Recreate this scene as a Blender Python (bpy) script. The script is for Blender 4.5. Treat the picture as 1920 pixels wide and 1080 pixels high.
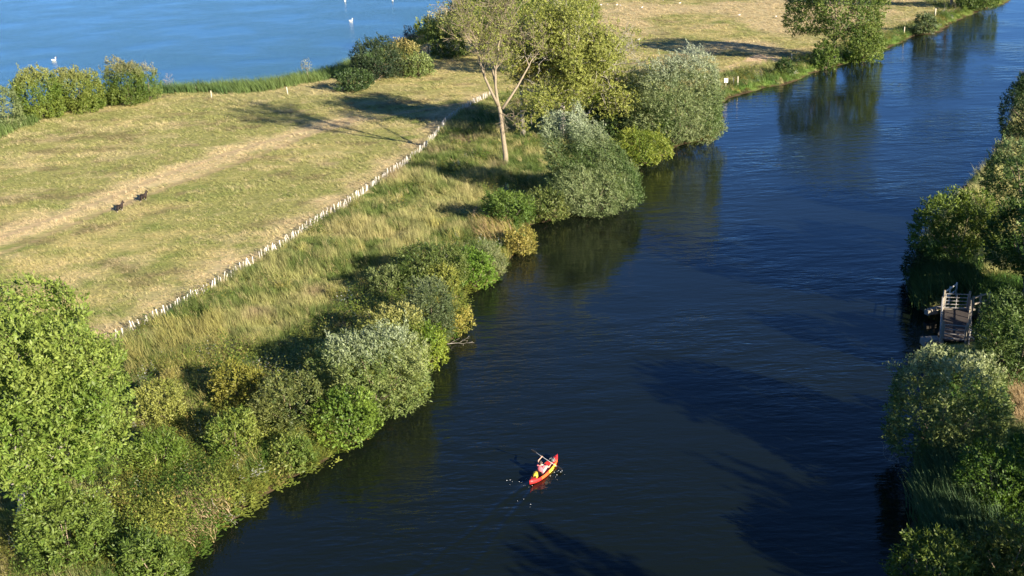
import bpy, math, random
import numpy as np
from mathutils import Vector, Matrix

for o in list(bpy.data.objects): bpy.data.objects.remove(o)
SC = bpy.context.scene
COL = SC.collection
sin, cos, rad = math.sin, math.cos, math.radians

# ------------------------------------------------------------------ camera, sky, sun, exposure
TH, RHO, FPX, CAMZ = rad(21.0), rad(2.5), 2000.0, 35.0
FW = Vector((0, cos(TH), -sin(TH)))
R0, U0 = Vector((1, 0, 0)), Vector((0, sin(TH), cos(TH)))
RT = R0 * cos(RHO) - U0 * sin(RHO)
UP = U0 * cos(RHO) + R0 * sin(RHO)
cam_d = bpy.data.cameras.new('camera'); cam = bpy.data.objects.new('camera', cam_d); COL.objects.link(cam)
cam.matrix_world = Matrix.Translation((0, 0, CAMZ)) @ Matrix((RT, UP, -FW)).transposed().to_4x4()
cam_d.sensor_width = 36; cam_d.lens = 36 * FPX / 1920; cam_d.clip_start = 0.5; cam_d.clip_end = 12000
SC.camera = cam

SUN_AZ = rad(132 - 180)           # azimuth (from +x) of the direction towards the sun
SUN_EL = rad(20)
sun_dir = Vector((cos(SUN_AZ) * cos(SUN_EL), sin(SUN_AZ) * cos(SUN_EL), sin(SUN_EL)))
sd = bpy.data.lights.new('sun', 'SUN'); sd.energy = 5.0; sd.angle = rad(0.55); sd.color = (1.0, 0.90, 0.72)
sun = bpy.data.objects.new('sun', sd); COL.objects.link(sun)
sun.rotation_euler = sun_dir.to_track_quat('Z', 'Y').to_euler(); sun.location = (80, -100, 90)
W = bpy.data.worlds.new('World'); SC.world = W; W.use_nodes = True
wn = W.node_tree.nodes; wl = W.node_tree.links
sky = wn.new('ShaderNodeTexSky'); sky.sky_type = 'NISHITA'; sky.sun_disc = False
sky.sun_elevation = SUN_EL
sky.sun_rotation = math.atan2(sun_dir.x, sun_dir.y)
sky.altitude = 30; sky.air_density = 0.6; sky.dust_density = 0.0; sky.ozone_density = 8.0
wl.new(sky.outputs[0], wn['Background'].inputs[0]); wn['Background'].inputs[1].default_value = 0.073
SC.view_settings.view_transform = 'Standard'; SC.view_settings.look = 'None'
SC.view_settings.exposure = 1.5; SC.view_settings.gamma = 1; SC.view_settings.use_curve_mapping = False
SC.cycles.max_bounces = 6; SC.cycles.transparent_max_bounces = 8

GZ = 0.8
def ray(px, py):
    return FW + RT * ((px - 960) / FPX) - UP * ((py - 540) / FPX)
def at(px, py, z=GZ):
    """point of the horizontal plane z that the photograph shows at px, py (1920x1080)"""
    d = ray(px, py); t = (z - CAMZ) / d.z
    return Vector((d.x * t, d.y * t, z))
def atY(px, py, Y):
    d = ray(px, py); t = Y / d.y
    return Vector((d.x * t, Y, CAMZ + d.z * t))
def depth(p): return (Vector(p) - Vector((0, 0, CAMZ))).dot(FW)

rng = np.random.default_rng(7)
random.seed(11)

# ------------------------------------------------------------------ shore lines in world metres
S_LAKE = [(-700, 520), (-420, 370), (-200, 312), (-90, 272), (0, 240), (60, 217), (190, 192), (300, 174), (400, 170), (500, 164),
          (590, 148), (650, 130), (700, 108), (760, 85), (800, 64), (850, 35), (880, 10), (900, -20), (930, -60), (960, -110)]
R_LEFT = [(200, 1250), (330, 1085), (380, 1030), (425, 978), (490, 925), (545, 893), (600, 868), (690, 808), (715, 770), (770, 748), (800, 700),
          (812, 672), (850, 625), (876, 602), (862, 575), (868, 545), (930, 525), (945, 492), (960, 478), (1003, 455), (985, 425), (1040, 408), (1070, 396),
          (1120, 388), (1170, 376), (1190, 350), (1195, 315), (1250, 287), (1275, 270), (1340, 262), (1352, 235), (1350, 196), (1362, 186), (1420, 168), (1470, 158), (1510, 143), (1540, 130), (1610, 113),
          (1640, 97), (1690, 80), (1710, 68), (1760, 60), (1785, 42), (1822, 27), (1840, 18), (1880, 8), (1915, -12), (1960, -45), (2010, -90)]
R_RIGHT = [(1660, 1250), (1700, 1085), (1722, 950), (1722, 860), (1735, 760), (1738, 655), (1745, 642), (1838, 645), (1842, 592), (1735, 586),
           (1718, 570), (1712, 540), (1712, 500), (1735, 440), (1795, 370), (1860, 300), (1895, 230), (1915, 150), (1945, 110), (1985, 60),
           (2040, 10), (2110, -40), (2200, -100)]
def w2(pts, z=0.0): return [tuple(at(x, y, z)[:2]) for x, y in pts]
WS, WL_, WR = w2(S_LAKE), w2(R_LEFT), w2(R_RIGHT)
PEN = [(-30, -60), (-12, 20)] + WL_ + [(190, 900), (600, 4200)] + [(-900, 4200), (40, 900)] + WS[::-1] + [(-1500, 150), (-4200, 100), (-4200, -4200), (-60, -4200)]
RIGHTP = [(40, -4200), (14, -60), (16, 20)] + WR + [(260, 900), (700, 4200), (4200, 4200), (4200, -4200)]

def in_poly(P, X, Y):
    P = np.array(P); ins = np.zeros(X.shape, bool); j = len(P) - 1
    for i in range(len(P)):
        xi, yi = P[i]; xj, yj = P[j]
        cnd = ((yi > Y) != (yj > Y))
        with np.errstate(divide='ignore', invalid='ignore'):
            xx = (xj - xi) * (Y - yi) / (yj - yi + 1e-12) + xi
        ins ^= cnd & (X < xx); j = i
    return ins
def dist_line(P, X, Y, closed=False):
    P = np.array(P, float); best = np.full(X.shape, 1e9)
    n = len(P)
    for i in range(n if closed else n - 1):
        a = P[i]; b = P[(i + 1) % n]; d = b - a; L = d @ d + 1e-9
        t = np.clip(((X - a[0]) * d[0] + (Y - a[1]) * d[1]) / L, 0, 1)
        best = np.minimum(best, (X - a[0] - t * d[0]) ** 2 + (Y - a[1] - t * d[1]) ** 2)
    return np.sqrt(best)
_lat = np.random.default_rng(3).random((256, 256))
def vnoise(X, Y, s, ox=0.0):
    x = X / s + 37.3 + ox; y = Y / s + 91.7 + ox * 1.7
    xi = np.floor(x).astype(int); yi = np.floor(y).astype(int); fx = x - xi; fy = y - yi
    fx = fx * fx * (3 - 2 * fx); fy = fy * fy * (3 - 2 * fy)
    g = lambda a, b: _lat[a % 256, b % 256]
    return (g(xi, yi) * (1 - fx) + g(xi + 1, yi) * fx) * (1 - fy) + (g(xi, yi + 1) * (1 - fx) + g(xi + 1, yi + 1) * fx) * fy
def fbm(X, Y, s, ox=0.0):
    return (vnoise(X, Y, s, ox) + 0.55 * vnoise(X, Y, s * .45, ox + 5) + 0.3 * vnoise(X, Y, s * .2, ox + 9)) / 1.85
def sstep(a, b, x):
    t = np.clip((x - a) / (b - a), 0, 1); return t * t * (3 - 2 * t)

F_PX = [(218, 642), (250, 622), (330, 582), (400, 540), (470, 498), (500, 478), (540, 455), (600, 412), (640, 392), (700, 350), (760, 310),
        (800, 275), (830, 240), (840, 226), (862, 212), (885, 197), (920, 180)]
WF = w2(F_PX, GZ)
FEXT = w2([(-500, 900), (0, 735), (120, 690)], GZ) + WF + w2([(960, 170), (1180, 135), (1330, 140), (1480, 112), (1640, 70), (1800, 10), (1900, -40)], GZ)
BANKP = FEXT + [(230, 900), (60, 20), (-40, 20)]
TRACK1 = w2([(-200, 560), (20, 470), (180, 405), (330, 345), (480, 295), (600, 245), (660, 228), (800, 205), (900, 188)], GZ)
TRACK2 = w2([(-200, 520), (20, 440), (170, 385), (330, 320), (470, 275), (600, 235), (660, 222)], GZ)

SANDY = w2([(1385, 118), (1420, 100), (1462, 108), (1462, 128), (1400, 138), (1350, 128)], GZ)
def land_masks(X, Y):
    pen = in_poly(PEN, X, Y); rt = in_poly(RIGHTP, X, Y)
    wig = (vnoise(X, Y, 1.6) - .5) * 0.9
    dL = np.minimum(dist_line([(-30, -60), (-12, 20)] + WL_ + [(190, 900)], X, Y), dist_line(WS + [(40, 900)], X, Y))
    dR = dist_line([(14, -60), (16, 20)] + WR + [(260, 900)], X, Y)
    d = np.where(pen, dL, np.where(rt, dR, -np.minimum(dL, dR))) + wig
    return pen, rt, d
def height(X, Y):
    pen, rt, d = land_masks(X, Y)
    h = 0.12 + 0.68 * sstep(0.0, 1.8, d) + (fbm(X, Y, 14) - .5) * 0.35 * sstep(1, 8, d)
    h = np.where(d > 0, h, 0.12 + np.maximum(d * 0.7, -1.6))
    return h

# zone colours (natural plant cover), linear rgb
C_DRY = np.array((0.60, 0.475, 0.285)); C_STRAW = np.array((0.47, 0.40, 0.18)); C_OLIVE = np.array((0.31, 0.305, 0.11))
C_GREEN = np.array((0.13, 0.175, 0.04)); C_LUSH = np.array((0.065, 0.12, 0.022)); C_PINK = np.array((0.44, 0.31, 0.195)); C_MUD = np.array((0.07, 0.05, 0.03))
def mix(a, b, t): return a * (1 - t[..., None]) + b * t[..., None]
def cover(X, Y, jit=0.0):
    """plant cover colour at world points; returns rgb, dryness"""
    pen, rt, d = land_masks(X, Y)
    bank = in_poly(BANKP, X, Y) & pen
    n1 = fbm(X, Y * .8, 18, 2) + jit; n2 = fbm(X + Y * .5, Y * 1.6 - X * .3, 4.5, 4) + jit * 1.5; n3 = fbm(X, Y, 34, 8)
    c = mix(np.broadcast_to(C_STRAW, X.shape + (3,)), C_OLIVE, sstep(.28, .54, n1 * .5 + n2 * .5))
    c = mix(c, C_GREEN * 1.25, sstep(.56, .76, n2 * .7 + n3 * .3) * .6)
    c = mix(c, np.array((.20, .155, .085)), sstep(.62, .76, vnoise(X, Y * 1.5, 5.5, 51) * .6 + vnoise(X, Y, 1.4, 53) * .4) * .6)
    c = mix(c, C_DRY * 1.05, sstep(.58, .74, vnoise(X, Y * 1.4, 4.5, 61) * .65 + vnoise(X, Y, 1.2, 63) * .35) * .35)
    dfen = dist_line(WF, X, Y)
    dt = np.minimum(dist_line(TRACK1, X, Y), dist_line(TRACK2, X, Y))
    c = mix(c, C_DRY, sstep(5.5, 1.0, dfen + (n2 - .5) * 6) * (~bank) * .72)
    c = mix(c, C_DRY * 1.08, sstep(5.0, 1.5, dist_line(TRACK2, X, Y + 1.0) + (n2 - .5) * 5) * (~bank) * .75)
    c = mix(c, C_PINK, sstep(1.0, .25, dt + (n2 - .5) * .8) * (~bank) * .55)
    far = sstep(175, 215, Y)                        # the far pasture is drier
    c = mix(c, C_DRY * .95, far * sstep(.40, .62, n1) * .8)
    c = mix(c, np.array((.66, .50, .33)), np.where(in_poly(SANDY, X, Y), sstep(.3, .5, n2), 0))
    # bank between fence and river
    b = mix(np.broadcast_to(C_OLIVE * .95, X.shape + (3,)), C_GREEN * .95, sstep(.38, .58, n2 * .6 + vnoise(X, Y, 2.2, 71) * .4))
    b = mix(b, C_LUSH * .7, sstep(.60, .76, vnoise(X, Y, 3.2, 73) * .6 + vnoise(X, Y, 1.1, 74) * .4) * .8)
    b = mix(b, C_PINK * .75, sstep(.66, .8, vnoise(X, Y, 4.2, 77) * .7 + n2 * .3) * .7)
    b = mix(b, C_STRAW * .85, sstep(.52, .72, n1 * .6 + (1 - n2) * .4) * .65)
    b = mix(b, C_LUSH * 1.5, sstep(6.5, 1.5, d + (n2 - .5) * 4) * .8)
    c = np.where(bank[..., None], b, c)
    c = mix(c, C_GREEN, (sstep(5.5, 2.5, d + (n2 - .5) * 3) * (~bank) * pen))
    g = mix(np.broadcast_to(C_LUSH * 1.3, X.shape + (3,)), C_STRAW, sstep(.45, .62, n1 * .4 + n2 * .6))
    c = np.where(rt[..., None], g, c)
    c = np.where((d < 0.35)[..., None], C_MUD, c)
    return c, pen, rt, bank, d

# ------------------------------------------------------------------ materials
MATS = {}
def new_mat(name):
    m = bpy.data.materials.new(name); m.use_nodes = True; MATS[name] = m
    return m, m.node_tree.nodes, m.node_tree.links, m.node_tree.nodes['Principled BSDF']
def plain(name, col, rough=.7, metal=0.0, var=.25, scale=8.0, bump=.2, spec=.5):
    m, n, l, p = new_mat(name)
    tc = n.new('ShaderNodeTexCoord'); nz = n.new('ShaderNodeTexNoise'); nz.inputs['Scale'].default_value = scale; nz.inputs['Detail'].default_value = 6
    l.new(tc.outputs['Object'], nz.inputs['Vector'])
    mx = n.new('ShaderNodeMix'); mx.data_type = 'RGBA'
    mx.inputs[6].default_value = (*[c * (1 - var) for c in col], 1); mx.inputs[7].default_value = (*[min(1, c * (1 + var)) for c in col], 1)
    l.new(nz.outputs['Fac'], mx.inputs[0]); l.new(mx.outputs[2], p.inputs['Base Color'])
    b = n.new('ShaderNodeBump'); b.inputs['Strength'].default_value = bump; b.inputs['Distance'].default_value = .02
    l.new(nz.outputs['Fac'], b.inputs['Height']); l.new(b.outputs[0], p.inputs['Normal'])
    p.inputs['Roughness'].default_value = rough; p.inputs['Metallic'].default_value = metal; p.inputs['Specular IOR Level'].default_value = spec
    return m
def leaf_mat(name, attr_type, trans=.32, rough=.55):
    m, n, l, p = new_mat(name)
    a = n.new('ShaderNodeAttribute'); a.attribute_name = 'tint'; a.attribute_type = attr_type
    oi = n.new('ShaderNodeNewGeometry')
    l.new(a.outputs['Color'], p.inputs['Base Color'])
    p.inputs['Roughness'].default_value = rough; p.inputs['Specular IOR Level'].default_value = .35
    t = n.new('ShaderNodeBsdfTranslucent'); hs = n.new('ShaderNodeHueSaturation'); hs.inputs['Value'].default_value = 1.25; hs.inputs['Saturation'].default_value = 1.1
    l.new(a.outputs['Color'], hs.inputs['Color']); l.new(hs.outputs[0], t.inputs['Color'])
    ms = n.new('ShaderNodeMixShader'); ms.inputs[0].default_value = trans
    l.new(p.outputs[0], ms.inputs[1]); l.new(t.outputs[0], ms.inputs[2]); l.new(ms.outputs[0], n['Material Output'].inputs['Surface'])
    return m
LEAF = leaf_mat('leaves', 'GEOMETRY'); BLADE = leaf_mat('grass_blades', 'INSTANCER', .28, .65)
BARK = plain('bark', (.25, .19, .13), .9, var=.35, scale=5, bump=.6)
BARKP = plain('pale_bark', (.25, .20, .135), .9, var=.3, scale=5, bump=.6)
BARKG = plain('grey_bark', (.36, .32, .27), .9, var=.3, scale=5, bump=.6)
PALEWOOD = plain('bleached_wood', (.66, .61, .55), .85, var=.18, scale=9)
POSTWOOD = plain('post_wood', (.52, .46, .34), .85, var=.25, scale=9)
OLDWOOD = plain('weathered_timber', (.26, .22, .17), .85, var=.3, scale=6)
DARKWOOD = plain('dark_deck_wood', (.045, .035, .03), .85, var=.35, scale=6)
GALV = plain('galvanised_steel', (.36, .34, .32), .5, metal=.35, var=.12, scale=12, bump=.05)
CONC = plain('concrete', (.24, .21, .17), .9, var=.25, scale=3, bump=.4)
WIRE = plain('wire', (.3, .3, .29), .5, metal=.6)
SIGNW = plain('white_sign', (.8, .8, .78), .5, var=.04)
SWANW = plain('white_feathers', (.84, .84, .82), .75, var=.05, scale=10)
BEAK = plain('orange_beak', (.7, .25, .05), .5)
GREYF = plain('grey_feathers', (.55, .55, .55), .75, var=.1)
PONYM = plain('dark_brown_coat', (.022, .012, .008), .75, var=.4, scale=3)
PONYL = plain('pale_hoof', (.38, .32, .26), .7, var=.2)
PONYH = plain('black_hair', (.012, .01, .009), .7)
KRED = plain('red_plastic', (.60, .03, .03), .42, var=.22, scale=6, bump=.02)
KYEL = plain('yellow_plastic', (.66, .48, .04), .45, var=.2, scale=6, bump=.02)
KORG = plain('orange_plastic', (.75, .12, .03), .35, var=.1, scale=3, bump=.02)
KBLK = plain('black_plastic', (.012, .012, .014), .5, var=.1)
SKIN = plain('skin', (.56, .33, .24), .6, var=.08)
PINK = plain('pink_red_vest', (.62, .13, .16), .8, var=.15, scale=12)
GREYT = plain('grey_cloth', (.34, .36, .35), .85, var=.15, scale=12)
HAIR = plain('dark_hair', (.03, .02, .015), .6)
SHAFT = plain('pale_shaft', (.36, .36, .37), .35)
FOAMM = plain('water_foam', (.75, .78, .8), .6, var=.05)

# ground
gm, n, l, p = new_mat('pasture_ground')
a = n.new('ShaderNodeAttribute'); a.attribute_name = 'tint'
tc = n.new('ShaderNodeTexCoord')
mp = n.new('ShaderNodeMapping'); mp.inputs['Scale'].default_value = (.7, 1.6, 1); mp.inputs['Rotation'].default_value = (0, 0, rad(20)); l.new(tc.outputs['Object'], mp.inputs[0])
n1 = n.new('ShaderNodeTexNoise'); n1.inputs['Scale'].default_value = 1.3; n1.inputs['Detail'].default_value = 8; n1.inputs['Roughness'].default_value = .7; l.new(mp.outputs[0], n1.inputs['Vector'])
rp = n.new('ShaderNodeValToRGB'); rp.color_ramp.elements[0].position = .3; rp.color_ramp.elements[0].color = (.55, .62, .5, 1); rp.color_ramp.elements[1].position = .72; rp.color_ramp.elements[1].color = (1.25, 1.15, 1.1, 1)
l.new(n1.outputs['Fac'], rp.inputs[0])
mx = n.new('ShaderNodeMix'); mx.data_type = 'RGBA'; mx.blend_type = 'MULTIPLY'; mx.inputs[0].default_value = 1
l.new(a.outputs['Color'], mx.inputs[6]); l.new(rp.outputs[0], mx.inputs[7]); l.new(mx.outputs[2], p.inputs['Base Color'])
p.inputs['Roughness'].default_value = .95; p.inputs['Specular IOR Level'].default_value = .1
b = n.new('ShaderNodeBump'); b.inputs['Strength'].default_value = .8; b.inputs['Distance'].default_value = .15; l.new(n1.outputs['Fac'], b.inputs['Height']); l.new(b.outputs[0], p.inputs['Normal'])

# water
KAY = at(1020, 886, 0.0); kb = at(1046, 858, 0.05); ks = at(994, 909, 0.05)
KDIR = (kb - ks).normalized(); KANG = math.atan2(KDIR.y, KDIR.x)
def water_mat(name, base, small, wave_h, rough, wake=False, stretch=(.55, 1.5)):
    m, n, l, p = new_mat(name)
    p.inputs['Base Color'].default_value = (*base, 1); p.inputs['Roughness'].default_value = rough
    p.inputs['IOR'].default_value = 1.333; p.inputs['Specular IOR Level'].default_value = .5
    tc = n.new('ShaderNodeTexCoord')
    def tex(scale, rot, det, typ='ShaderNodeTexNoise', st=stretch):
        mp = n.new('ShaderNodeMapping'); mp.inputs['Scale'].default_value = (st[0], st[1], 1); mp.inputs['Rotation'].default_value = (0, 0, rad(rot))
        l.new(tc.outputs['Object'], mp.inputs[0]); t = n.new(typ); t.inputs['Scale'].default_value = scale; t.inputs['Detail'].default_value = det
        l.new(mp.outputs[0], t.inputs['Vector']); return t
    def mth(op, a, b=None):
        q = n.new('ShaderNodeMath'); q.operation = op
        for i, v in enumerate((a, b)):
            if v is None: continue
            if isinstance(v, (int, float)): q.inputs[i].default_value = v
            else: l.new(v, q.inputs[i])
        return q.outputs[0]
    ta = tex(small, 6, 3); tb = tex(small * .42, -9, 2)
    ridge = mth('SUBTRACT', 1.0, mth('MULTIPLY', mth('ABSOLUTE', mth('SUBTRACT', ta.outputs['Fac'], .5)), 5.0))
    big = tex(.05, 20, 2, st=(1, 1)); amp = n.new('ShaderNodeMapRange'); amp.inputs[1].default_value = .38; amp.inputs[2].default_value = .62; amp.inputs[3].default_value = .22; amp.inputs[4].default_value = 1.3
    l.new(big.outputs['Fac'], amp.inputs[0])
    hgt = mth('ADD', mth('MULTIPLY', ridge, .30), mth('MULTIPLY', tb.outputs['Fac'], 2.2))
    hgt = mth('MULTIPLY', hgt, amp.outputs[0])
    if wake:
        mp = n.new('ShaderNodeMapping'); mp.vector_type = 'TEXTURE'; mp.inputs['Location'].default_value = KAY - KDIR * 1.0; mp.inputs['Rotation'].default_value = (0, 0, KANG)
        l.new(tc.outputs['Object'], mp.inputs[0]); sp = n.new('ShaderNodeSeparateXYZ'); l.new(mp.outputs[0], sp.inputs[0])
        back = mth('MULTIPLY', sp.outputs[0], -1.0)
        wob = tex(.35, 0, 2, st=(1, 1))
        y = mth('ADD', mth('ABSOLUTE', sp.outputs[1]), mth('MULTIPLY', mth('SUBTRACT', wob.outputs['Fac'], .5), .9))
        arm = mth('SUBTRACT', y, mth('MULTIPLY', back, .10))
        g = mth('EXPONENT', mth('MULTIPLY', mth('MULTIPLY', arm, arm), -7.0))
        osc = mth('SINE', mth('MULTIPLY', arm, 7.0))
        fade = mth('MULTIPLY', mth('GREATER_THAN', back, 0), mth('EXPONENT', mth('MULTIPLY', back, -.05)))
        hgt = mth('ADD', hgt, mth('MULTIPLY', mth('MULTIPLY', g, mth('ADD', osc, 1.0)), mth('MULTIPLY', fade, .45)))
    bp = n.new('ShaderNodeBump'); bp.inputs['Strength'].default_value = 1.0; bp.inputs['Distance'].default_value = wave_h
    l.new(hgt, bp.inputs['Height']); l.new(bp.outputs[0], p.inputs['Normal'])
    return m
RIVERM = water_mat('river_water', (.0050, .0078, .0050), 1.05, .042, .06, wake=True)
LAKEM = water_mat('lake_water', (.016, .062, .064), 2.2, .075, .20)

# ------------------------------------------------------------------ object helpers
def tag(o, label=None, cat=None, group=None, kind=None):
    if label: o['label'] = label
    if cat: o['category'] = cat
    if group: o['group'] = group
    if kind: o['kind'] = kind
    return o
def empty(name, loc, rz=0.0):
    o = bpy.data.objects.new(name, None); COL.objects.link(o); o.location = loc; o.rotation_euler = (0, 0, rz); o.empty_display_size = .3
    return o
def link(name, me, parent=None, loc=None):
    o = bpy.data.objects.new(name, me); COL.objects.link(o)
    if parent is not None: o.parent = parent
    if loc is not None: o.location = loc
    return o
def copy_tree(o, parent=None):
    c = o.copy(); COL.objects.link(c)
    if parent is not None: c.parent = parent
    for ch in list(o.children): copy_tree(ch, c)
    return c
def mesh_np(name, V, Q, mat, cols=None, smooth=False, k=4):
    me = bpy.data.meshes.new(name); V = np.ascontiguousarray(V, np.float32); Q = np.ascontiguousarray(Q, np.int32)
    me.vertices.add(len(V)); me.vertices.foreach_set('co', V.ravel())
    me.loops.add(Q.size); me.loops.foreach_set('vertex_index', Q.ravel())
    me.polygons.add(len(Q)); me.polygons.foreach_set('loop_start', np.arange(0, Q.size, k, dtype=np.int32)); 
    if cols is not None:
        at_ = me.attributes.new('tint', 'FLOAT_COLOR', 'POINT')
        at_.data.foreach_set('color', np.concatenate([cols, np.ones((len(cols), 1))], 1).astype(np.float32).ravel())
    me.materials.append(mat); me.update(calc_edges=True)
    if smooth: me.polygons.foreach_set('use_smooth', np.ones(len(Q), bool))
    return me
class MB:
    """collects boxes, bars and tubes into one mesh"""
    def __init__(s): s.v = []; s.f = []
    def box(s, c, sz, rot=None, taper=1.0):
        b = len(s.v); hx, hy, hz = sz[0] / 2, sz[1] / 2, sz[2] / 2
        for z in (-1, 1):
            t = taper if z > 0 else 1.0
            for x, y in ((-1, -1), (1, -1), (1, 1), (-1, 1)):
                v = Vector((x * hx * t, y * hy * t, z * hz))
                if rot is not None: v = rot @ v
                s.v.append(tuple(v + Vector(c)))
        s.f += [[b + i for i in q] for q in ((3, 2, 1, 0), (4, 5, 6, 7), (0, 1, 5, 4), (1, 2, 6, 5), (2, 3, 7, 6), (3, 0, 4, 7))]
        return s
    def tube(s, pts, rads, n=6, cap=True):
        pts = [Vector(p) for p in pts]; b0 = len(s.v)
        if not hasattr(rads, '__len__'): rads = [rads] * len(pts)
        pu = None
        for i, p in enumerate(pts):
            d = (pts[min(i + 1, len(pts) - 1)] - pts[max(i - 1, 0)]).normalized()
            if pu is None: pu = d.orthogonal().normalized()
            u = (pu - d * pu.dot(d)); u = u.normalized() if u.length > 1e-6 else d.orthogonal().normalized(); pu = u; w = d.cross(u)
            for k in range(n):
                a = 2 * math.pi * k / n; s.v.append(tuple(p + (u * cos(a) + w * sin(a)) * rads[i]))
        for i in range(len(pts) - 1):
            for k in range(n):
                a = b0 + i * n; s.f.append([a + k, a + (k + 1) % n, a + n + (k + 1) % n, a + n + k])
        if cap:
            s.f.append([b0 + k for k in range(n)][::-1]); e = b0 + (len(pts) - 1) * n; s.f.append([e + k for k in range(n)])
        return s
    def mesh(s, name, mat, smooth=False):
        me = bpy.data.meshes.new(name); me.from_pydata(s.v, [], s.f); me.materials.append(mat); me.update()
        if smooth: me.polygons.foreach_set('use_smooth', np.ones(len(me.polygons), bool))
        return me
    def build(s, name, mat, parent=None, smooth=False, loc=None): return link(name, s.mesh(name, mat, smooth), parent, loc)

# ------------------------------------------------------------------ ground, river, lake
def axis_lines(lo, hi, step, far, grow=1.35):
    a = list(np.arange(lo, hi + step * .5, step)); st = step
    x = a[-1]
    while x < far: st *= grow; x += st; a.append(x)
    st = step; x = a[0]; pre = []
    while x > -far: st *= grow; x -= st; pre.append(x)
    return np.array(pre[::-1] + a)
gx = axis_lines(-120, 150, 1.0, 5000); gy = axis_lines(28, 330, 1.0, 5000)
GX, GY = np.meshgrid(gx, gy)
HZ = height(GX, GY)
gc, _, _, _, gd = cover(GX, GY)
nx, ny = len(gx), len(gy)
V = np.stack([GX, GY, HZ], -1).reshape(-1, 3); idx = np.arange(nx * ny).reshape(ny, nx)
Q = np.stack([idx[:-1, :-1], idx[:-1, 1:], idx[1:, 1:], idx[1:, :-1]], -1).reshape(-1, 4)
ground = link('ground', mesh_np('ground', V, Q, gm, gc.reshape(-1, 3), smooth=True)); tag(ground, kind='structure')
def ground_z(x, y): return float(height(np.array([float(x)]), np.array([float(y)]))[0])

def flat(name, pts, z, mat):
    me = bpy.data.meshes.new(name); me.from_pydata([(x, y, z) for x, y in pts], [], [list(range(len(pts)))]); me.materials.append(mat); me.update()
    return tag(link(name, me), kind='structure')
mid = [(60, 20), (60, 20)]
div = w2([(-500, 800), (100, 450), (500, 300), (800, 150), (1000, 60), (1100, -20)], 0) + [(90, 1500), (0, 4300)]
flat('lake_water', div + [(-4300, 4300), (-4300, div[0][1])], 0.0, LAKEM)
flat('river_water', div[::-1] + [(-4300, div[0][1]), (-4300, -4300), (4300, -4300), (4300, 4300)], 0.0, RIVERM)

# ------------------------------------------------------------------ leaves and crowns
def leaf_arrays(c, ax, nm, L, Wd, col):
    s = np.cross(ax, nm); s /= np.linalg.norm(s, axis=1, keepdims=True) + 1e-9
    N = len(c); V = np.empty((N, 4, 3)); l_ = L[:, None]; w_ = Wd[:, None]
    V[:, 0] = c - ax * l_ * .5; V[:, 1] = c + s * w_ * .5 - ax * l_ * .05; V[:, 2] = c + ax * l_ * .5; V[:, 3] = c - s * w_ * .5 - ax * l_ * .05
    return V.reshape(-1, 3), np.arange(N * 4).reshape(N, 4), np.repeat(col, 4, 0)
def unit(a): return a / (np.linalg.norm(a, axis=1, keepdims=True) + 1e-9)
TOTAL = [0]
def emit_sprays(name, P, A, O, C, leaf, k, spray, r):
    n = len(P); a = np.repeat(A, k, 0); base = np.repeat(P, k, 0); nn = n * k
    s = np.tile((np.arange(k) + .5) / k, n) * spray
    side = unit(np.cross(a, r.normal(size=(nn, 3))))
    cc = base + a * (s[:, None] - spray * .4) + side * (r.uniform(.15, .6, (nn, 1)) * leaf[0])
    la = unit(a * .8 + side * .75 + r.normal(size=(nn, 3)) * .25)
    nm = unit(np.repeat(O, k, 0) * .9 + r.normal(size=(nn, 3)) * .55 + [0, 0, .25])
    zz = np.repeat(r.uniform(.62, 1.28, n), k); L = leaf[0] * zz * r.uniform(.75, 1.25, nn); Wd = leaf[1] * zz * r.uniform(.75, 1.2, nn)
    col = np.clip(np.repeat(C, k, 0) * r.uniform(.72, 1.28, (nn, 1)), 0, 1)
    V, Q, K = leaf_arrays(cc, la, nm, L, Wd, col); TOTAL[0] += len(Q) * 2
    return mesh_np(name, V, Q, LEAF, K)
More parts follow.
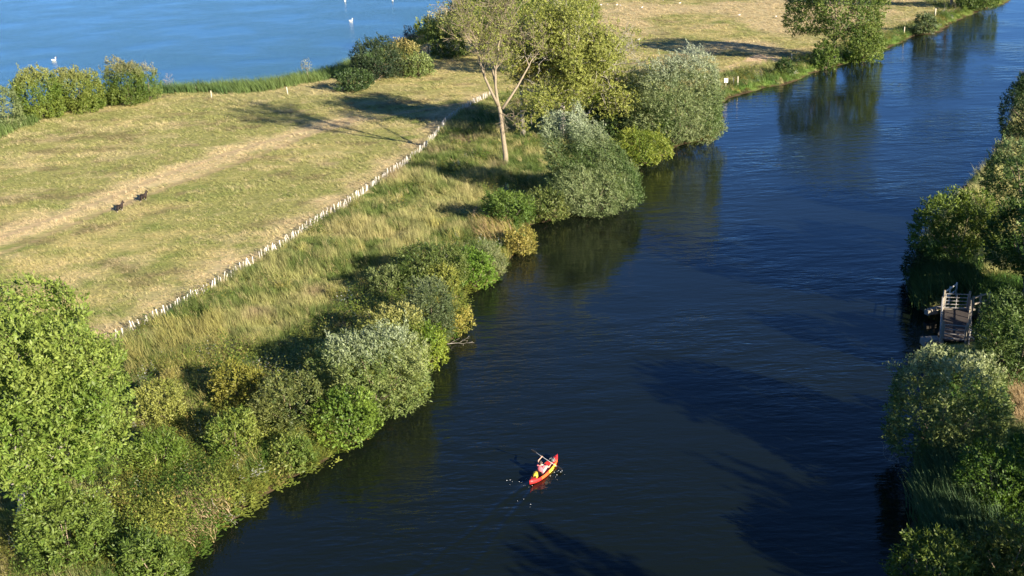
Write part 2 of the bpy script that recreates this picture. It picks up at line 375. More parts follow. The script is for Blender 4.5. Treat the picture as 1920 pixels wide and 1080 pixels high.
def crown_mesh(name, lobes, leaf=(.22, .10), k=6, spray=.5, cols=((.07, .11, .02), (.13, .17, .035)), wind=(-.25, .1, 0), dens=1.0,
               seed=0, lump=.23, inner=.25, out=.8, upb=.35, tips=None, low=-.9, shoots=.10):
    r = np.random.default_rng(seed + 101)
    P = []; O = []; 
    lob = np.array(lobes, float)
    for i, (cx, cy, cz, rx, ry, rz) in enumerate(lob):
        area = 4 * math.pi * ((rx * ry) ** 1.6 / 3 + (rx * rz) ** 1.6 / 3 + (ry * rz) ** 1.6 / 3) ** (1 / 1.6)
        nS = int(area * dens / (leaf[0] * leaf[1] * k * .5) * .62 * (1 + inner))
        d = unit(r.normal(size=(nS, 3)))
        ph = r.random(7) * 6.28; fr = unit(r.normal(size=(7, 3))) * r.uniform(2.5, 7.5, (7, 1))
        bump = sum(np.sin(d @ fr[q] + ph[q]) for q in range(7)) / 7 * 1.7
        rr = 1 + lump * bump
        dep = np.abs(r.normal(0, .07, nS)); ni = int(nS * inner / (1 + inner)); dep[:ni] = r.uniform(.1, .6, ni)
        rr = rr * (1 - dep)
        p = d * rr[:, None] * [rx, ry, rz] + [cx, cy, cz]
        keep = d[:, 2] > low
        for j, (ax_, ay_, az_, bx, by, bz) in enumerate(lob):
            if j == i: continue
            q = ((p - [ax_, ay_, az_]) / [bx, by, bz]); keep &= (q ** 2).sum(1) > .62
        keep &= p[:, 2] > .05
        P.append(p[keep]); O.append(unit(d[keep] / [rx, ry, rz]))
    P = np.concatenate(P); O = np.concatenate(O)
    ns = int(len(P) * shoots / 6); mr = float(np.mean(lob[:, 3:5])) * 1.6
    if ns:                                                       # single shoots standing out of the outline
        outer = np.where(O[:, 2] > -.35)[0]; ii = r.choice(outer, min(ns, len(outer))); sdir = unit(O[ii] * .55 + [0, 0, .75] + np.array(wind) * 1.2 + r.normal(size=(len(ii), 3)) * .3)
        sl = r.uniform(.2, 1.0, len(ii)) ** 1.5 * np.clip(mr * .55, .5, 1.9)
        for q in range(1, 7): P = np.concatenate([P, P[ii] + sdir * (sl * q / 6)[:, None]]); O = np.concatenate([O, sdir])
    n = len(P)
    A = unit(O * out + r.normal(size=(n, 3)) * .45 + [0, 0, upb] + np.array(wind))
    # colours: clumps share a hue
    c1, c2 = np.array(cols[0]), np.array(cols[-1]); 
    f = r.random(6) * 6; g = unit(r.normal(size=(6, 3))) * r.uniform(.5, 1.6, (6, 1))
    t = np.clip(.5 + sum(np.sin(P @ g[q] + f[q]) for q in range(6)) / 6 * .9 + r.normal(0, .22, n), 0, 1)
    C = c1 * (1 - t[:, None]) + c2 * t[:, None]
    if len(cols) > 2:
        m = r.random(n) < .12; C[m] = cols[1]
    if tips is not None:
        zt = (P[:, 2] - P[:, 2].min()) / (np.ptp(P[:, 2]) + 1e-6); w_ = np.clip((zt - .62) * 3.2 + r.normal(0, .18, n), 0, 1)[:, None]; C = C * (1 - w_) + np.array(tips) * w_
    return emit_sprays(name, P, A, O, C, leaf, k, spray, r)

def fit_ell(box, gz=GZ, base=None, ratio=.85, flat_=1.0):
    x0, y0, x1, y1 = box; cx, cy = (x0 + x1) / 2, (y0 + y1) / 2
    az = 2.0
    if base is not None:
        B = at(*base, gz); Cn = atY(cx, cy, B.y)
    for _ in range(12):
        if base is None: Cn = at(cx, cy, gz + az * .92)
        D = depth(Cn); u = (Cn - Vector((0, 0, CAMZ))).normalized(); dl = math.asin(-u.z)
        ax = (x1 - x0) / 2 / FPX * D; hh = (y1 - y0) / 2 / FPX * D
        ay = min(ax * ratio, hh * .85 / max(sin(dl), .05))
        az = math.sqrt(max(hh ** 2 - (ay * sin(dl)) ** 2, (hh * .35) ** 2)) / cos(dl)
    return Cn, ax, ay, az
def make_lobes(C, ax, ay, az, n, seed, size=(.36, .58), core=.66, skirt=0):
    r = random.Random(seed); L = [(C[0], C[1], C[2], ax * core, ay * core, az * core)]
    for i in range(skirt):
        th = 6.283 * (i + r.uniform(-.25, .25)) / skirt; k = r.uniform(.36, .52); f = 1.03 - k
        L.append((C[0] + cos(th) * ax * f, C[1] + sin(th) * ay * f, C[2] - az * r.uniform(.38, .64), ax * k, ay * k, az * r.uniform(.32, .5)))
    for i in range(n):
        th = 2.4 * i + r.uniform(-.4, .4); zz = -0.55 + 1.35 * (i + .5) / n; rr = math.sqrt(max(0, 1 - zz * zz))
        k = r.uniform(*size); f = 1 - k * .95
        L.append((C[0] + cos(th) * rr * ax * f, C[1] + sin(th) * rr * ay * f, C[2] + zz * az * f, ax * k, ay * k, az * k))
    return L
def stems(mb, base, lobes, n, r0, seed, wob=.12):
    r = random.Random(seed)
    for i in range(n):
        lb = lobes[i % len(lobes)]; tgt = Vector(lb[:3]) + Vector((r.uniform(-.4, .4) * lb[3], r.uniform(-.4, .4) * lb[4], r.uniform(0, .5) * lb[5]))
        p0 = Vector(base) + Vector((r.uniform(-1, 1), r.uniform(-1, 1), 0)) * r0 * 1.5; d = tgt - p0; pts = []
        for q in range(6):
            t = q / 5; pts.append(p0 + d * t + Vector((r.uniform(-wob, wob), r.uniform(-wob, wob), r.uniform(0, wob))) * d.length * .35 * (t * (1.3 - t)))
        mb.tube(pts, [r0 * (1 - .8 * q / 5) for q in range(6)], 5, cap=True)
def bush(name, box, label, cat='bush', nl=7, seed=1, group=None, bark=None, size=(.34, .56), ratio=.85, base=None, stemr=.07, gz=GZ, **kw):
    C, ax, ay, az = fit_ell(box, gz, ratio=ratio)
    for _ in range(2): bz = max(ground_z(C.x, C.y), 0.05); C, ax, ay, az = fit_ell(box, bz, ratio=ratio)
    root = empty(name, (C.x, C.y, bz)); tag(root, label, cat, group)
    lobes = make_lobes((0, 0, C.z - bz), ax, ay, az, nl, seed, size, skirt=max(5, nl * 2 // 3))
    link('crown', crown_mesh('crown', lobes, seed=seed, **kw), root)
    mb = MB(); stems(mb, (0, 0, -.1), lobes, max(4, nl), stemr, seed); mb.build('stem', bark or BARK, root)
    return root
def tree(name, box, basepx, label, cat='tree', nl=9, seed=1, trunk_r=.35, bark=None, group=None, size=(.38, .55), ratio=.9, core=.66, extra=(), gz=GZ, limbs=9, dy=0, **kw):
    C, ax, ay, az = fit_ell(box, gz, base=basepx, ratio=ratio)
    B = at(*basepx, gz); bz = ground_z(B.x, B.y)
    root = empty(name, (B.x, B.y, bz)); tag(root, label, cat, group)
    rel = Vector((C.x - B.x, dy, C.z - bz))
    lobes = make_lobes(rel, ax, ay, az, nl, seed, size, core)
    for e in extra:
        Ce, a1, a2, a3 = fit_ell(e, gz, base=basepx, ratio=ratio); lobes += make_lobes((Ce.x - B.x, dy - ay * .5, Ce.z - bz), a1, a2, a3, 3, seed + 5)
    link('crown', crown_mesh('crown', lobes, seed=seed, **kw), root)
    fork = Vector((rel.x * .5, rel.y * .5, max(rel.z - az * .75, rel.z * .3)))
    mb = MB(); mb.tube([(0, 0, -.3), (0, 0, .3), fork * .5 + Vector((.1, 0, 0)), fork], [trunk_r * 1.35, trunk_r * 1.1, trunk_r * .95, trunk_r * .8], 9)
    stems(mb, fork, lobes, limbs, trunk_r * .42, seed); mb.build('trunk', bark or BARK, root, smooth=True)
    return root

G_ASH = ((.115, .175, .025), (.20, .26, .05)); G_YEL = ((.17, .20, .03), (.28, .27, .05)); G_DARK = ((.022, .045, .012), (.05, .085, .02))
G_MID = ((.06, .11, .018), (.12, .17, .03)); G_WIL = ((.085, .13, .035), (.24, .275, .12)); G_WILL2 = ((.19, .23, .13), (.34, .36, .23)); G_OLV = ((.10, .12, .03), (.19, .19, .06))
G_BRI = ((.065, .12, .018), (.14, .20, .035)); G_GOLD = ((.25, .21, .05), (.36, .28, .09)); G_GREY = ((.10, .13, .06), (.17, .20, .10))
# ------------------------------------------------------------------ branching trees
def limb(mb, tips, p, d, L, r, lvl, R, up=.25, spread=.75, nch=4, minr=.018, crook=.22, sides=5):
    p = Vector(p); d = Vector(d).normalized(); pts = [p.copy()]; rads = [r]; ns = 5
    for i in range(ns):
        d = (d + Vector((R.gauss(0, crook), R.gauss(0, crook), R.gauss(0, crook) + up * .25))).normalized()
        p = p + d * L / ns; pts.append(p.copy()); rads.append(max(minr, r * (1 - .62 * (i + 1) / ns)))
    mb.tube(pts, rads, sides if r > .06 else 3, cap=False)
    if lvl <= 0:
        for i in (2, 3, 4, 5): tips.append((pts[i], d.copy()))
        return
    for c in range(nch):
        q = min(5, 1 + int((c + R.random()) * 5 / nch)); ax = d.orthogonal(); ax.rotate(Matrix.Rotation(R.uniform(0, 6.28), 3, d))
        nd = (d * (1 - spread * .5) + ax * spread + Vector((0, 0, up))).normalized()
        limb(mb, tips, pts[q], nd, L * R.uniform(.5, .78), max(minr, rads[q] * .62), lvl - 1, R, up, spread, nch, minr, crook, sides)
    limb(mb, tips, pts[5], d, L * .62, max(minr, rads[5] * .9), lvl - 1, R, up, spread, nch, minr, crook, sides)
def pix_path(mb, pts, Y, base, rads, dy=(0,) * 12, sides=8):
    P = [atY(x, y, Y) - base + Vector((0, dy[i], 0)) for i, (x, y) in enumerate(pts)]
    mb.tube(P, rads, sides, cap=True); return P
def tip_crown(tips, n_per, leaf, k, spray, cols, seed, scat=.35, frac=1.0, cluster=0.0):
    r = np.random.default_rng(seed); T = np.array([tuple(t[0]) for t in tips]); D = np.array([tuple(t[1]) for t in tips])
    m = r.random(len(T)) < frac
    if cluster > 0:
        f = unit(r.normal(size=(5, 3))) * r.uniform(.4, 1.0, (5, 1)); q = sum(np.sin(T @ f[i] + i * 2.1) for i in range(5)) / 5
        m &= (q + r.normal(0, .15, len(T))) > (cluster - .5) * .8
    T, D = T[m], D[m]; P = np.repeat(T, n_per, 0) + r.normal(size=(len(T) * n_per, 3)) * scat; n = len(P)
    cen = T.mean(0); O = unit(P - cen); A = unit(np.repeat(D, n_per, 0) * .5 + O * .4 + r.normal(size=(n, 3)) * .5 + [-.2, 0, .15])
    t = np.clip(r.normal(.5, .3, n), 0, 1)[:, None]; C = np.array(cols[0]) * (1 - t) + np.array(cols[-1]) * t
    return emit_sprays('crown', P, A, O, C, leaf, k, spray, r)

# tall nearly leafless tree in the middle of the picture
R = random.Random(4)
B = at(948, 308); base = Vector((B.x, B.y, ground_z(B.x, B.y))); Y = B.y
root = empty('bare_tree', base); tag(root, 'tall pale-barked tree, almost leafless, standing alone with a long bare trunk beside the paling fence', 'tree')
mb = MB(); tips = []
tr = pix_path(mb, [(948, 312), (948, 290), (944, 262), (941, 235), (938, 210), (933, 192), (929, 160), (929, 130)], Y, base, [.42, .32, .28, .26, .25, .21, .15, .12])
l1 = pix_path(mb, [(935, 200), (922, 172), (909, 142), (900, 112), (896, 85)], Y, base, [.22, .17, .14, .12, .09], (0, -.6, -1.2, -1.6, -2))
l2 = pix_path(mb, [(942, 204), (957, 184), (972, 162), (984, 142), (993, 128)], Y, base, [.19, .15, .13, .10, .08], (0, .5, 1, 1.5, 2))
l3 = pix_path(mb, [(929, 132), (934, 108), (935, 85), (941, 62)], Y, base, [.14, .12, .10, .08], (0, .4, .9, 1.2))
l4 = pix_path(mb, [(929, 160), (922, 128), (915, 100), (905, 72)], Y, base, [.14, .11, .09, .07], (0, 1, 2, 3))
for P, k, L, lo in ((l1, 4, 3.9, 2), (l1, 3, 3.2, 2), (l2, 4, 3.2, 3), (l3, 3, 4.2, 1), (l3, 2, 4.0, 1), (l4, 3, 3.8, 2), (tr, 7, 2.6, 7), (l4, 2, 3.4, 1), (l1, 2, 3.0, 2)):
    for q in range(2): limb(mb, tips, P[k], Vector((R.uniform(-.75, .6), R.uniform(-.6, .6), R.uniform(.5, 1))), L, .085, 3, R, up=.35, spread=.62, nch=3, minr=.022)
low = []
for q in range(3): limb(low and mb or mb, low, tr[4], Vector((R.uniform(.1, .9), R.uniform(-.5, .5), R.uniform(-.5, .2))), 2.2, .05, 2, R, up=-.25, spread=.7, nch=3)
mb.build('trunk', BARKP, root, smooth=True)
link('crown', tip_crown(tips, 1, (.26, .11), 4, .45, ((.17, .20, .035), (.28, .29, .075)), 5, scat=.4, frac=.5), root)

# thin trunk with ochre foliage right behind it
R = random.Random(9)
B = at(982, 254); base = Vector((B.x, B.y, ground_z(B.x, B.y))); Y = B.y
root = empty('sparse_tree', base); tag(root, 'thin grey-trunked tree with sparse ochre foliage just right of and behind the bare tree', 'tree')
mb = MB(); tips = []
tr = pix_path(mb, [(982, 256), (981, 235), (979, 212), (979, 190), (977, 172), (980, 150)], Y, base, [.34, .28, .26, .24, .2, .15])
for k, P in enumerate(((983, 118), (1000, 100), (958, 112), (1015, 128), (1030, 150), (965, 140), (1010, 160))):
    a_ = tr[5 if k % 2 else 4]; e = atY(P[0], P[1], Y) - base + Vector((0, R.uniform(-2, 2), 0)); m_ = (a_ + e) / 2 + Vector((R.uniform(-.4, .4), 0, -.2))
    mb.tube([a_, m_, e], [.12, .1, .07], 5)
    for q in range(3): limb(mb, tips, e, Vector((R.uniform(-.8, .9), R.uniform(-.7, .7), R.uniform(.1, 1))), 3.0, .06, 2, R, up=.25, spread=.65, nch=3, minr=.022)
mb.build('trunk', BARKG, root, smooth=True)
link('crown', tip_crown(tips, 3, (.28, .13), 6, .5, ((.19, .20, .04), (.33, .29, .07)), 6, scat=.45, frac=.8), root)

# large ash with pale visible limbs
R = random.Random(21)
B = at(1056, 262); base = Vector((B.x, B.y, ground_z(B.x, B.y))); Y = B.y
root = empty('ash_tree', base); tag(root, 'broad light-green tree with pale forking limbs showing, behind the wind-blown willow', 'tree')
mb = MB(); tips = []
tr = pix_path(mb, [(1056, 264), (1055, 240), (1054, 215), (1054, 190), (1057, 168)], Y, base, [.55, .47, .43, .38, .32], sides=9)
ends = [((1060, 105), .2), ((1075, 70), .16), ((1040, 70), .16), ((1100, 115), .2), ((1130, 95), .16), ((1110, 60), .13), ((1030, 150), .15), ((1010, 110), .14), ((1140, 140), .15), ((1150, 110), .12), ((1020, 60), .12), ((1065, 45), .1),
        ((1000, 165), .12), ((1120, 150), .12), ((1160, 165), .1), ((1085, 175), .1), ((1020, 185), .1), ((1150, 195), .09), ((1165, 130), .1), ((1100, 200), .09)]
for i, ((x, y), rr) in enumerate(ends):
    e = atY(x, y + 8, Y) - base + Vector((0, R.uniform(-4, 3.5), 0)); a_ = tr[4] if y < 120 else tr[3]
    m1 = a_ + (e - a_) * .35 + Vector((R.uniform(-.7, .7), 0, R.uniform(-.3, .8))); m2 = a_ + (e - a_) * .7 + Vector((R.uniform(-.7, .7), 0, R.uniform(-.3, .8)))
    mb.tube([a_, m1, m2, e], [rr, rr * .8, rr * .62, rr * .42], 6)
    for q in range(4): limb(mb, tips, e if q < 3 else m2, Vector((R.uniform(-.9, .9), R.uniform(-.8, .8), R.uniform(-.1, .9))), 3.1, .07, 2, R, up=.12, spread=.7, nch=3, minr=.022)
mb.build('trunk', BARKG, root, smooth=True)
link('crown', tip_crown(tips, 5, (.25, .13), 9, .6, ((.17, .20, .035), (.33, .34, .085)), 7, scat=.75, frac=.85, cluster=.42), root)
lb = [];
for bx in ((1128, 165, 1158, 225), (1098, 168, 1130, 195), (1042, 150, 1072, 200)):
    Cn, a1, a2, a3 = fit_ell(bx, base=(1056, 262)); lb += make_lobes((Cn.x - base.x, -2, Cn.z - base.z), a1, a1, a3, 3, 3)
link('hanging_foliage', crown_mesh('hanging_foliage', lb, leaf=(.40, .22), cols=((.14, .20, .03), (.26, .31, .06)), seed=8, lump=.25, low=-2), root)

# ------------------------------------------------------------------ trees and bushes, far to near
T = tree; Bs = bush
far = dict(leaf=(.42, .20), k=6, spray=.8)
midl = dict(leaf=(.27, .12), k=6, spray=.6)
near = dict(leaf=(.21, .09), k=6, spray=.45)
T('broadleaf_tree', (846, -60, 1060, 100), (960, 108), 'big dark green tree behind the bare tree, its crown reaching the top of the picture', seed=31, nl=12, cols=((.07, .115, .02), (.16, .20, .04)), size=(.34, .5), leaf=(0.36, 0.176), k=6, spray=.8, lump=.22)
T('broadleaf_tree', (985, -45, 1125, 105), (1055, 150), 'yellow-green tree crown between the big dark tree and the far pasture', seed=32, nl=9, cols=((.13, .17, .03), (.25, .28, .06)), leaf=(0.34, 0.176), k=6, spray=.8, lump=.24)
T('river_tree', (1468, -62, 1658, 96), (1566, 112), 'large dark green tree on the far river bank with its short trunk showing', seed=33, nl=13, cols=((.07, .12, .02), (.17, .21, .045)), size=(.34, .5), leaf=(0.40, 0.192), k=6, spray=.9, lump=.22, extra=((1565, 30, 1650, 112),))
Bs('round_bush', (1525, 70, 1573, 132), 'rounded green bush at the foot of the large far river tree', seed=34, cols=G_MID, **far)
Bs('willow_bush', (1585, 55, 1655, 118), 'bright green bush hanging over the water right of the far river tree', seed=35, cols=((.10, .17, .02), (.20, .25, .05)), **far)
Bs('round_bush', (1455, 105, 1487, 140), 'small dark bush beside the bare sandy patch on the far bank', seed=36, cols=G_DARK, nl=4, **far)
Bs('round_bush', (1715, 22, 1758, 62), 'small grey-green ball-shaped bush alone at the water edge on the far bank', seed=37, cols=((.06, .09, .03), (.12, .15, .06)), nl=5, **far)
Bs('round_bush', (1795, -60, 1878, 20), 'dark green bush overhanging the river at the top right corner of the picture', seed=38, cols=((.04, .08, .015), (.11, .16, .03)), **far)
T('river_tree', (1720, -120, 1830, -10), (1785, 14), 'tree beyond the top edge whose trunk foot stands left of the top right bush', seed=39, nl=7, cols=G_DARK, **far)
# lake shore clump
Bs('lakeside_bush', (655, 66, 755, 152), 'dark round bush at the lake corner, darkest of the lakeside bushes', seed=41, cols=((.022, .042, .018), (.055, .08, .03)), nl=9, leaf=(0.34, 0.160), k=6, spray=.8)
Bs('lakeside_bush', (628, 128, 700, 172), 'low dark bush at the left foot of the darkest lakeside bush', seed=42, cols=((.03, .06, .018), (.07, .11, .03)), **far)
Bs('lakeside_bush', (722, 70, 790, 138), 'olive-yellow bush touching the right side of the darkest lakeside bush', seed=43, cols=((.15, .16, .04), (.27, .25, .08)), tips=(.34, .28, .1), **far)
Bs('lakeside_bush', (755, 95, 815, 145), 'soft pale green low bush below the lakeside sapling', seed=44, cols=((.12, .17, .04), (.20, .24, .08)), **far)
Bs('lakeside_bush', (752, 45, 796, 82), 'greyish purple twiggy bush at the lake edge behind the olive one', seed=45, cols=((.13, .12, .10), (.2, .19, .13)), dens=.5, nl=5, **far)
Bs('lakeside_bush', (800, 45, 876, 110), 'mid green bush below the pale-topped thicket', seed=46, cols=((.07, .11, .02), (.13, .17, .04)), **far)
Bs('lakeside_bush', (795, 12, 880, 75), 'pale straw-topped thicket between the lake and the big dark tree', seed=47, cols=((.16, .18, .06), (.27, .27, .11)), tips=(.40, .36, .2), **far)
T('sapling', (775, 28, 826, 80), (803, 106), 'slender lakeside sapling with a pale stem and yellow-green top', seed=48, nl=5, trunk_r=.14, bark=BARKP, limbs=4, cols=((.15, .20, .03), (.27, .30, .07)), **far)
T('sapling', (561, 107, 585, 137), (578, 150), 'tiny pale sapling standing alone among the reeds at the lake edge', seed=49, nl=4, trunk_r=.07, bark=BARKP, limbs=5, dens=.30, cols=((.22, .22, .12), (.34, .32, .2)), leaf=(0.25, 0.118), k=4, spray=.5)
# hedge at the left
Bs('hedge_bush', (22, 120, 112, 228), 'broad bright green hedge bush with a pointed top, second from the left edge', seed=51, nl=10, cols=((.085, .14, .018), (.17, .21, .035)), tips=(.25, .26, .08), dens=1.6, leaf=(0.29, 0.143), k=6, spray=.7, lump=.24)
Bs('hedge_bush', (92, 122, 192, 212), 'green hedge bush with a pale flowering top, joined to the pointed one', seed=52, nl=10, cols=((.09, .14, .018), (.18, .21, .04)), tips=(.26, .265, .09), dens=1.6, leaf=(0.29, 0.143), k=6, spray=.7, lump=.22)
Bs('hedge_bush', (196, 106, 272, 200), 'tall dark green hedge bush standing apart right of a shadowed gap', seed=53, nl=10, cols=((.055, .10, .016), (.13, .17, .03)), tips=(.27, .25, .12), dens=1.6, leaf=(0.29, 0.134), k=6, spray=.7, lump=.26)
Bs('hedge_bush', (250, 112, 299, 190), 'narrow hedge bush with grey twigs at its top, rightmost of the hedge', seed=54, nl=6, cols=((.08, .14, .02), (.16, .20, .05)), tips=(.30, .28, .2), leaf=(0.29, 0.134), k=6, spray=.7, dens=.85)
Bs('hedge_bush', (-30, 150, 42, 246), 'thin pale grey-green bush cut by the left edge of the picture', seed=55, nl=8, cols=((.13, .17, .06), (.22, .25, .10)), dens=.7, leaf=(0.29, 0.126), k=6, spray=.7)
Bs('twiggy_shrub', (306, 134, 326, 170), 'small leafless pinkish twig bush against the lake right of the hedge', seed=56, nl=4, cols=((.26, .21, .18), (.36, .30, .26)), dens=.16, stemr=.03, bark=BARKG, leaf=(0.22, 0.043), k=4, spray=.5)
# willows by the river
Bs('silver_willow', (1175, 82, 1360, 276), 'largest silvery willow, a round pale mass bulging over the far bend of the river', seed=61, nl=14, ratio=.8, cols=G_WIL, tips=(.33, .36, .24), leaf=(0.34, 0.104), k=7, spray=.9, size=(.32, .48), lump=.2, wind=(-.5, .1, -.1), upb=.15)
Bs('dark_shrub', (1065, 195, 1195, 262), 'dark green shrubbery in the shade under the ash tree', seed=62, nl=8, cols=G_DARK, **midl)
Bs('river_shrub', (1138, 236, 1262, 304), 'bright yellow-green shrub at the water between the two silver willows', seed=63, nl=8, cols=((.12, .17, .02), (.28, .30, .05)), **midl)
Bs('river_shrub', (1196, 188, 1262, 268), 'green climber-covered shrub against the left side of the largest willow', seed=64, nl=6, cols=((.08, .14, .02), (.17, .22, .04)), **midl)
# wind blown willow with plumes
C, ax, ay, az = fit_ell((1018, 288, 1206, 396), .3); bz = ground_z(C.x, C.y)
root = empty('wind_blown_willow', (C.x, C.y, bz)); tag(root, 'silver-green willow with plumes blown up to the left, overhanging the river', 'tree')
lob = make_lobes((0, 0, C.z - bz), ax, ay, az, 13, 66, (.34, .5), skirt=8)
for (x, y), (x2, y2) in (((1020, 238), (1045, 300)), ((1052, 216), (1078, 290)), ((1084, 204), (1108, 280)), ((1118, 234), (1135, 290)), ((1148, 268), (1160, 315)), ((1036, 222), (1062, 270)), ((1070, 214), (1095, 265))):
    a_ = atY(x, y, C.y) - root.location; e = atY(x2, y2, C.y) - root.location; oy = random.uniform(-1.8, 1.8)
    for q in range(6):
        p_ = a_.lerp(e, q / 5); rr = .36 + .80 * (q / 5); lob.append((p_.x, p_.y + oy, p_.z, rr, rr, rr * 1.25))
link('crown', crown_mesh('crown', lob, seed=66, cols=((.065, .11, .025), (.22, .26, .11)), tips=(.34, .38, .24), leaf=(0.32, 0.080), k=8, spray=.95, wind=(-.75, .15, .45), out=.45, lump=.22, inner=.3), root)
mb = MB(); stems(mb, (0, 0, -.2), lob, 12, .14, 66); mb.build('trunk', BARK, root)
# left bank, far to near
Bs('fern_shrub', (905, 350, 1002, 424), 'bright green feathery shrub at the water left of the wind-blown willow', seed=71, nl=8, cols=G_BRI, ratio=.9, leaf=(0.34, 0.096), k=7, spray=.7, upb=.6)
Bs('river_shrub', (975, 350, 1068, 412), 'dull green shrub between the feathery shrub and the wind-blown willow', seed=72, nl=7, cols=((.07, .11, .025), (.17, .19, .05)), **midl)
Bs('river_shrub', (942, 418, 1006, 478), 'golden green weedy shrub on the small point jutting into the river', seed=73, nl=6, cols=((.16, .17, .03), (.30, .25, .06)), leaf=(0.22, 0.095), k=6, spray=.5)
Bs('bramble_bush', (735, 452, 880, 548), 'broad dark bramble mound above the little cove', seed=74, nl=10, cols=((.06, .10, .02), (.14, .17, .04)), **near)
Bs('bramble_bush', (845, 460, 930, 540), 'vivid green bramble hanging to the water at the cove', seed=75, nl=7, cols=((.07, .15, .015), (.15, .24, .03)), **near)
Bs('grey_shrub', (888, 445, 948, 520), 'pale grey-green grassy shrub on the bank right of the vivid bramble', seed=76, nl=5, cols=((.14, .17, .06), (.25, .26, .12)), leaf=(0.30, 0.059), k=7, spray=.6, upb=.5)
Bs('bramble_bush', (800, 488, 862, 560), 'yellow-tinted bramble clump in front of the dark mound', seed=77, nl=6, cols=((.13, .16, .025), (.24, .25, .05)), **near)
Bs('grey_shrub', (752, 512, 852, 634), 'dusky grey-green willow bush leaning over the cove mouth', seed=78, nl=9, cols=((.06, .09, .03), (.15, .18, .08)), leaf=(0.25, 0.067), k=7, spray=.6)
Bs('river_shrub', (828, 568, 888, 626), 'small yellow-leaved shrub with bare twigs reaching over the water', seed=79, nl=5, cols=((.15, .17, .03), (.38, .32, .07)), **near)
Bs('river_shrub', (668, 562, 800, 680), 'yellow-green bush behind the round silver one', seed=80, nl=9, cols=((.12, .16, .025), (.26, .27, .06)), tips=(.32, .31, .1), **near)
Bs('river_shrub', (770, 600, 838, 690), 'lime green shrub at the water right of the yellow-green bush', seed=81, nl=7, cols=((.11, .18, .018), (.25, .30, .04)), **near)
Bs('silver_bush', (592, 598, 806, 768), 'big round silver-green willow bush at the water edge, its top coloured pale as if lit', seed=82, nl=14, cols=((.12, .17, .04), (.26, .29, .10)), tips=(.30, .34, .2), leaf=(0.23, 0.077), k=7, spray=.6, size=(.34, .48))  # tips paint a lit top into the leaf colour
Bs('bramble_bush', (470, 690, 612, 812), 'dull olive bramble bush left of the round silver bush', seed=83, nl=9, cols=((.07, .10, .025), (.17, .18, .05)), **near)
Bs('elder_bush', (582, 722, 712, 836), 'fresh green leafy bush at the water below the round silver bush', seed=84, nl=9, cols=((.07, .13, .018), (.16, .23, .03)), leaf=(0.21, 0.112), k=6, spray=.5)
Bs('bramble_bush', (395, 668, 500, 772), 'mustard green bush above the dark hollow in the bank', seed=85, nl=8, cols=((.12, .14, .02), (.24, .22, .04)), **near)
Bs('bramble_bush', (385, 762, 490, 862), 'mixed yellow and green weedy bush on the near left bank', seed=86, nl=9, cols=((.09, .145, .02), (.23, .26, .05)), upb=.6, **near)
Bs('bramble_bush', (505, 808, 590, 888), 'straggly yellow-brown bush hanging to the waterline on the near left bank', seed=87, nl=8, cols=((.10, .15, .025), (.24, .25, .06)), upb=.5, **near)
Bs('elder_bush', (240, 800, 345, 895), 'light green nettle bush beside the huge left tree', seed=88, nl=9, cols=((.10, .16, .02), (.22, .26, .05)), upb=.9, leaf=(0.25, 0.067), k=7, spray=.6)
Bs('elder_bush', (215, 985, 345, 1110), 'leafy green bush at the bottom edge of the picture beside the water', seed=90, nl=8, cols=((.07, .12, .02), (.15, .20, .035)), **near)
Bs('dry_bush', (298, 690, 345, 735), 'small straw-coloured seed-head clump below the fence end', seed=91, nl=4, cols=((.30, .27, .08), (.40, .33, .13)), leaf=(0.25, 0.042), k=6, spray=.6, upb=1.2)
Bs('bramble_bush', (640, 655, 720, 735), 'greenish bush wedged between the mustard bush slope and the round silver bush', seed=97, nl=6, cols=((.10, .14, .025), (.20, .23, .05)), **near)
Bs('grey_shrub', (690, 490, 760, 560), 'low grey-green shrub in the long grass left of the dark bramble mound', seed=98, nl=6, cols=((.08, .12, .03), (.17, .20, .07)), **near)
Bs('river_shrub', (560, 640, 620, 720), 'pale olive shrub at the upper left foot of the round silver bush', seed=99, nl=6, cols=((.12, .15, .035), (.22, .24, .07)), **near)
Bs('bramble_bush', (255, 700, 345, 800), 'loose yellow-green shrub right of the huge left tree', seed=94, nl=6, cols=((.12, .16, .025), (.25, .26, .06)), upb=.7, **near)
# big tree at the left
T('broadleaf_tree', (-190, 492, 238, 1010), (40, 985), 'huge light green tree filling the lower left corner, its leaves curled in the wind', seed=95, nl=34, core=.66, trunk_r=.34, bark=BARKG, limbs=12, size=(.19, .32), ratio=.85,
  cols=((.10, .165, .02), (.22, .27, .055)), leaf=(0.24, 0.112), k=7, spray=.55, lump=.34, inner=.3, dens=1.1, out=.6, wind=(-.4, .1, 0))
Bs('elder_bush', (30, 900, 215, 1075), 'soft mid green bush under the near side of the huge left tree', seed=96, nl=9, cols=((.07, .12, .018), (.15, .20, .035)), **near)
# ------------------------------------------------------------------ right bank (most leaf colours dimmed to carry lens edge darkening)
T('bank_tree', (1880, 118, 1990, 300), (1950, 262), 'dark tree at the right edge where the river narrows, farthest on the right bank', seed=101, nl=9, cols=((0.014, 0.036, 0.008), (0.039, 0.071, 0.017)), **midl)
T('bank_tree', (1848, 250, 2010, 420), (1925, 420), 'willow with a top coloured pale as if sunlit at the right edge above the yellow-green tree', seed=102, nl=10, cols=((0.033, 0.071, 0.015), (0.086, 0.135, 0.035)), tips=(0.170, 0.230, 0.082), **midl)  # sunlight on the crown top is put into the leaf colour by tips
T('bank_tree', (1712, 342, 1872, 520), (1795, 508), 'rounded yellow-green tree on the right bank above the reeds and field gate', seed=103, nl=14, trunk_r=.2, bark=BARKP, size=(.30, .44), cols=((0.066, 0.111, 0.012), (0.151, 0.198, 0.029)), leaf=(0.27, 0.109), k=6, spray=.6, lump=.24)
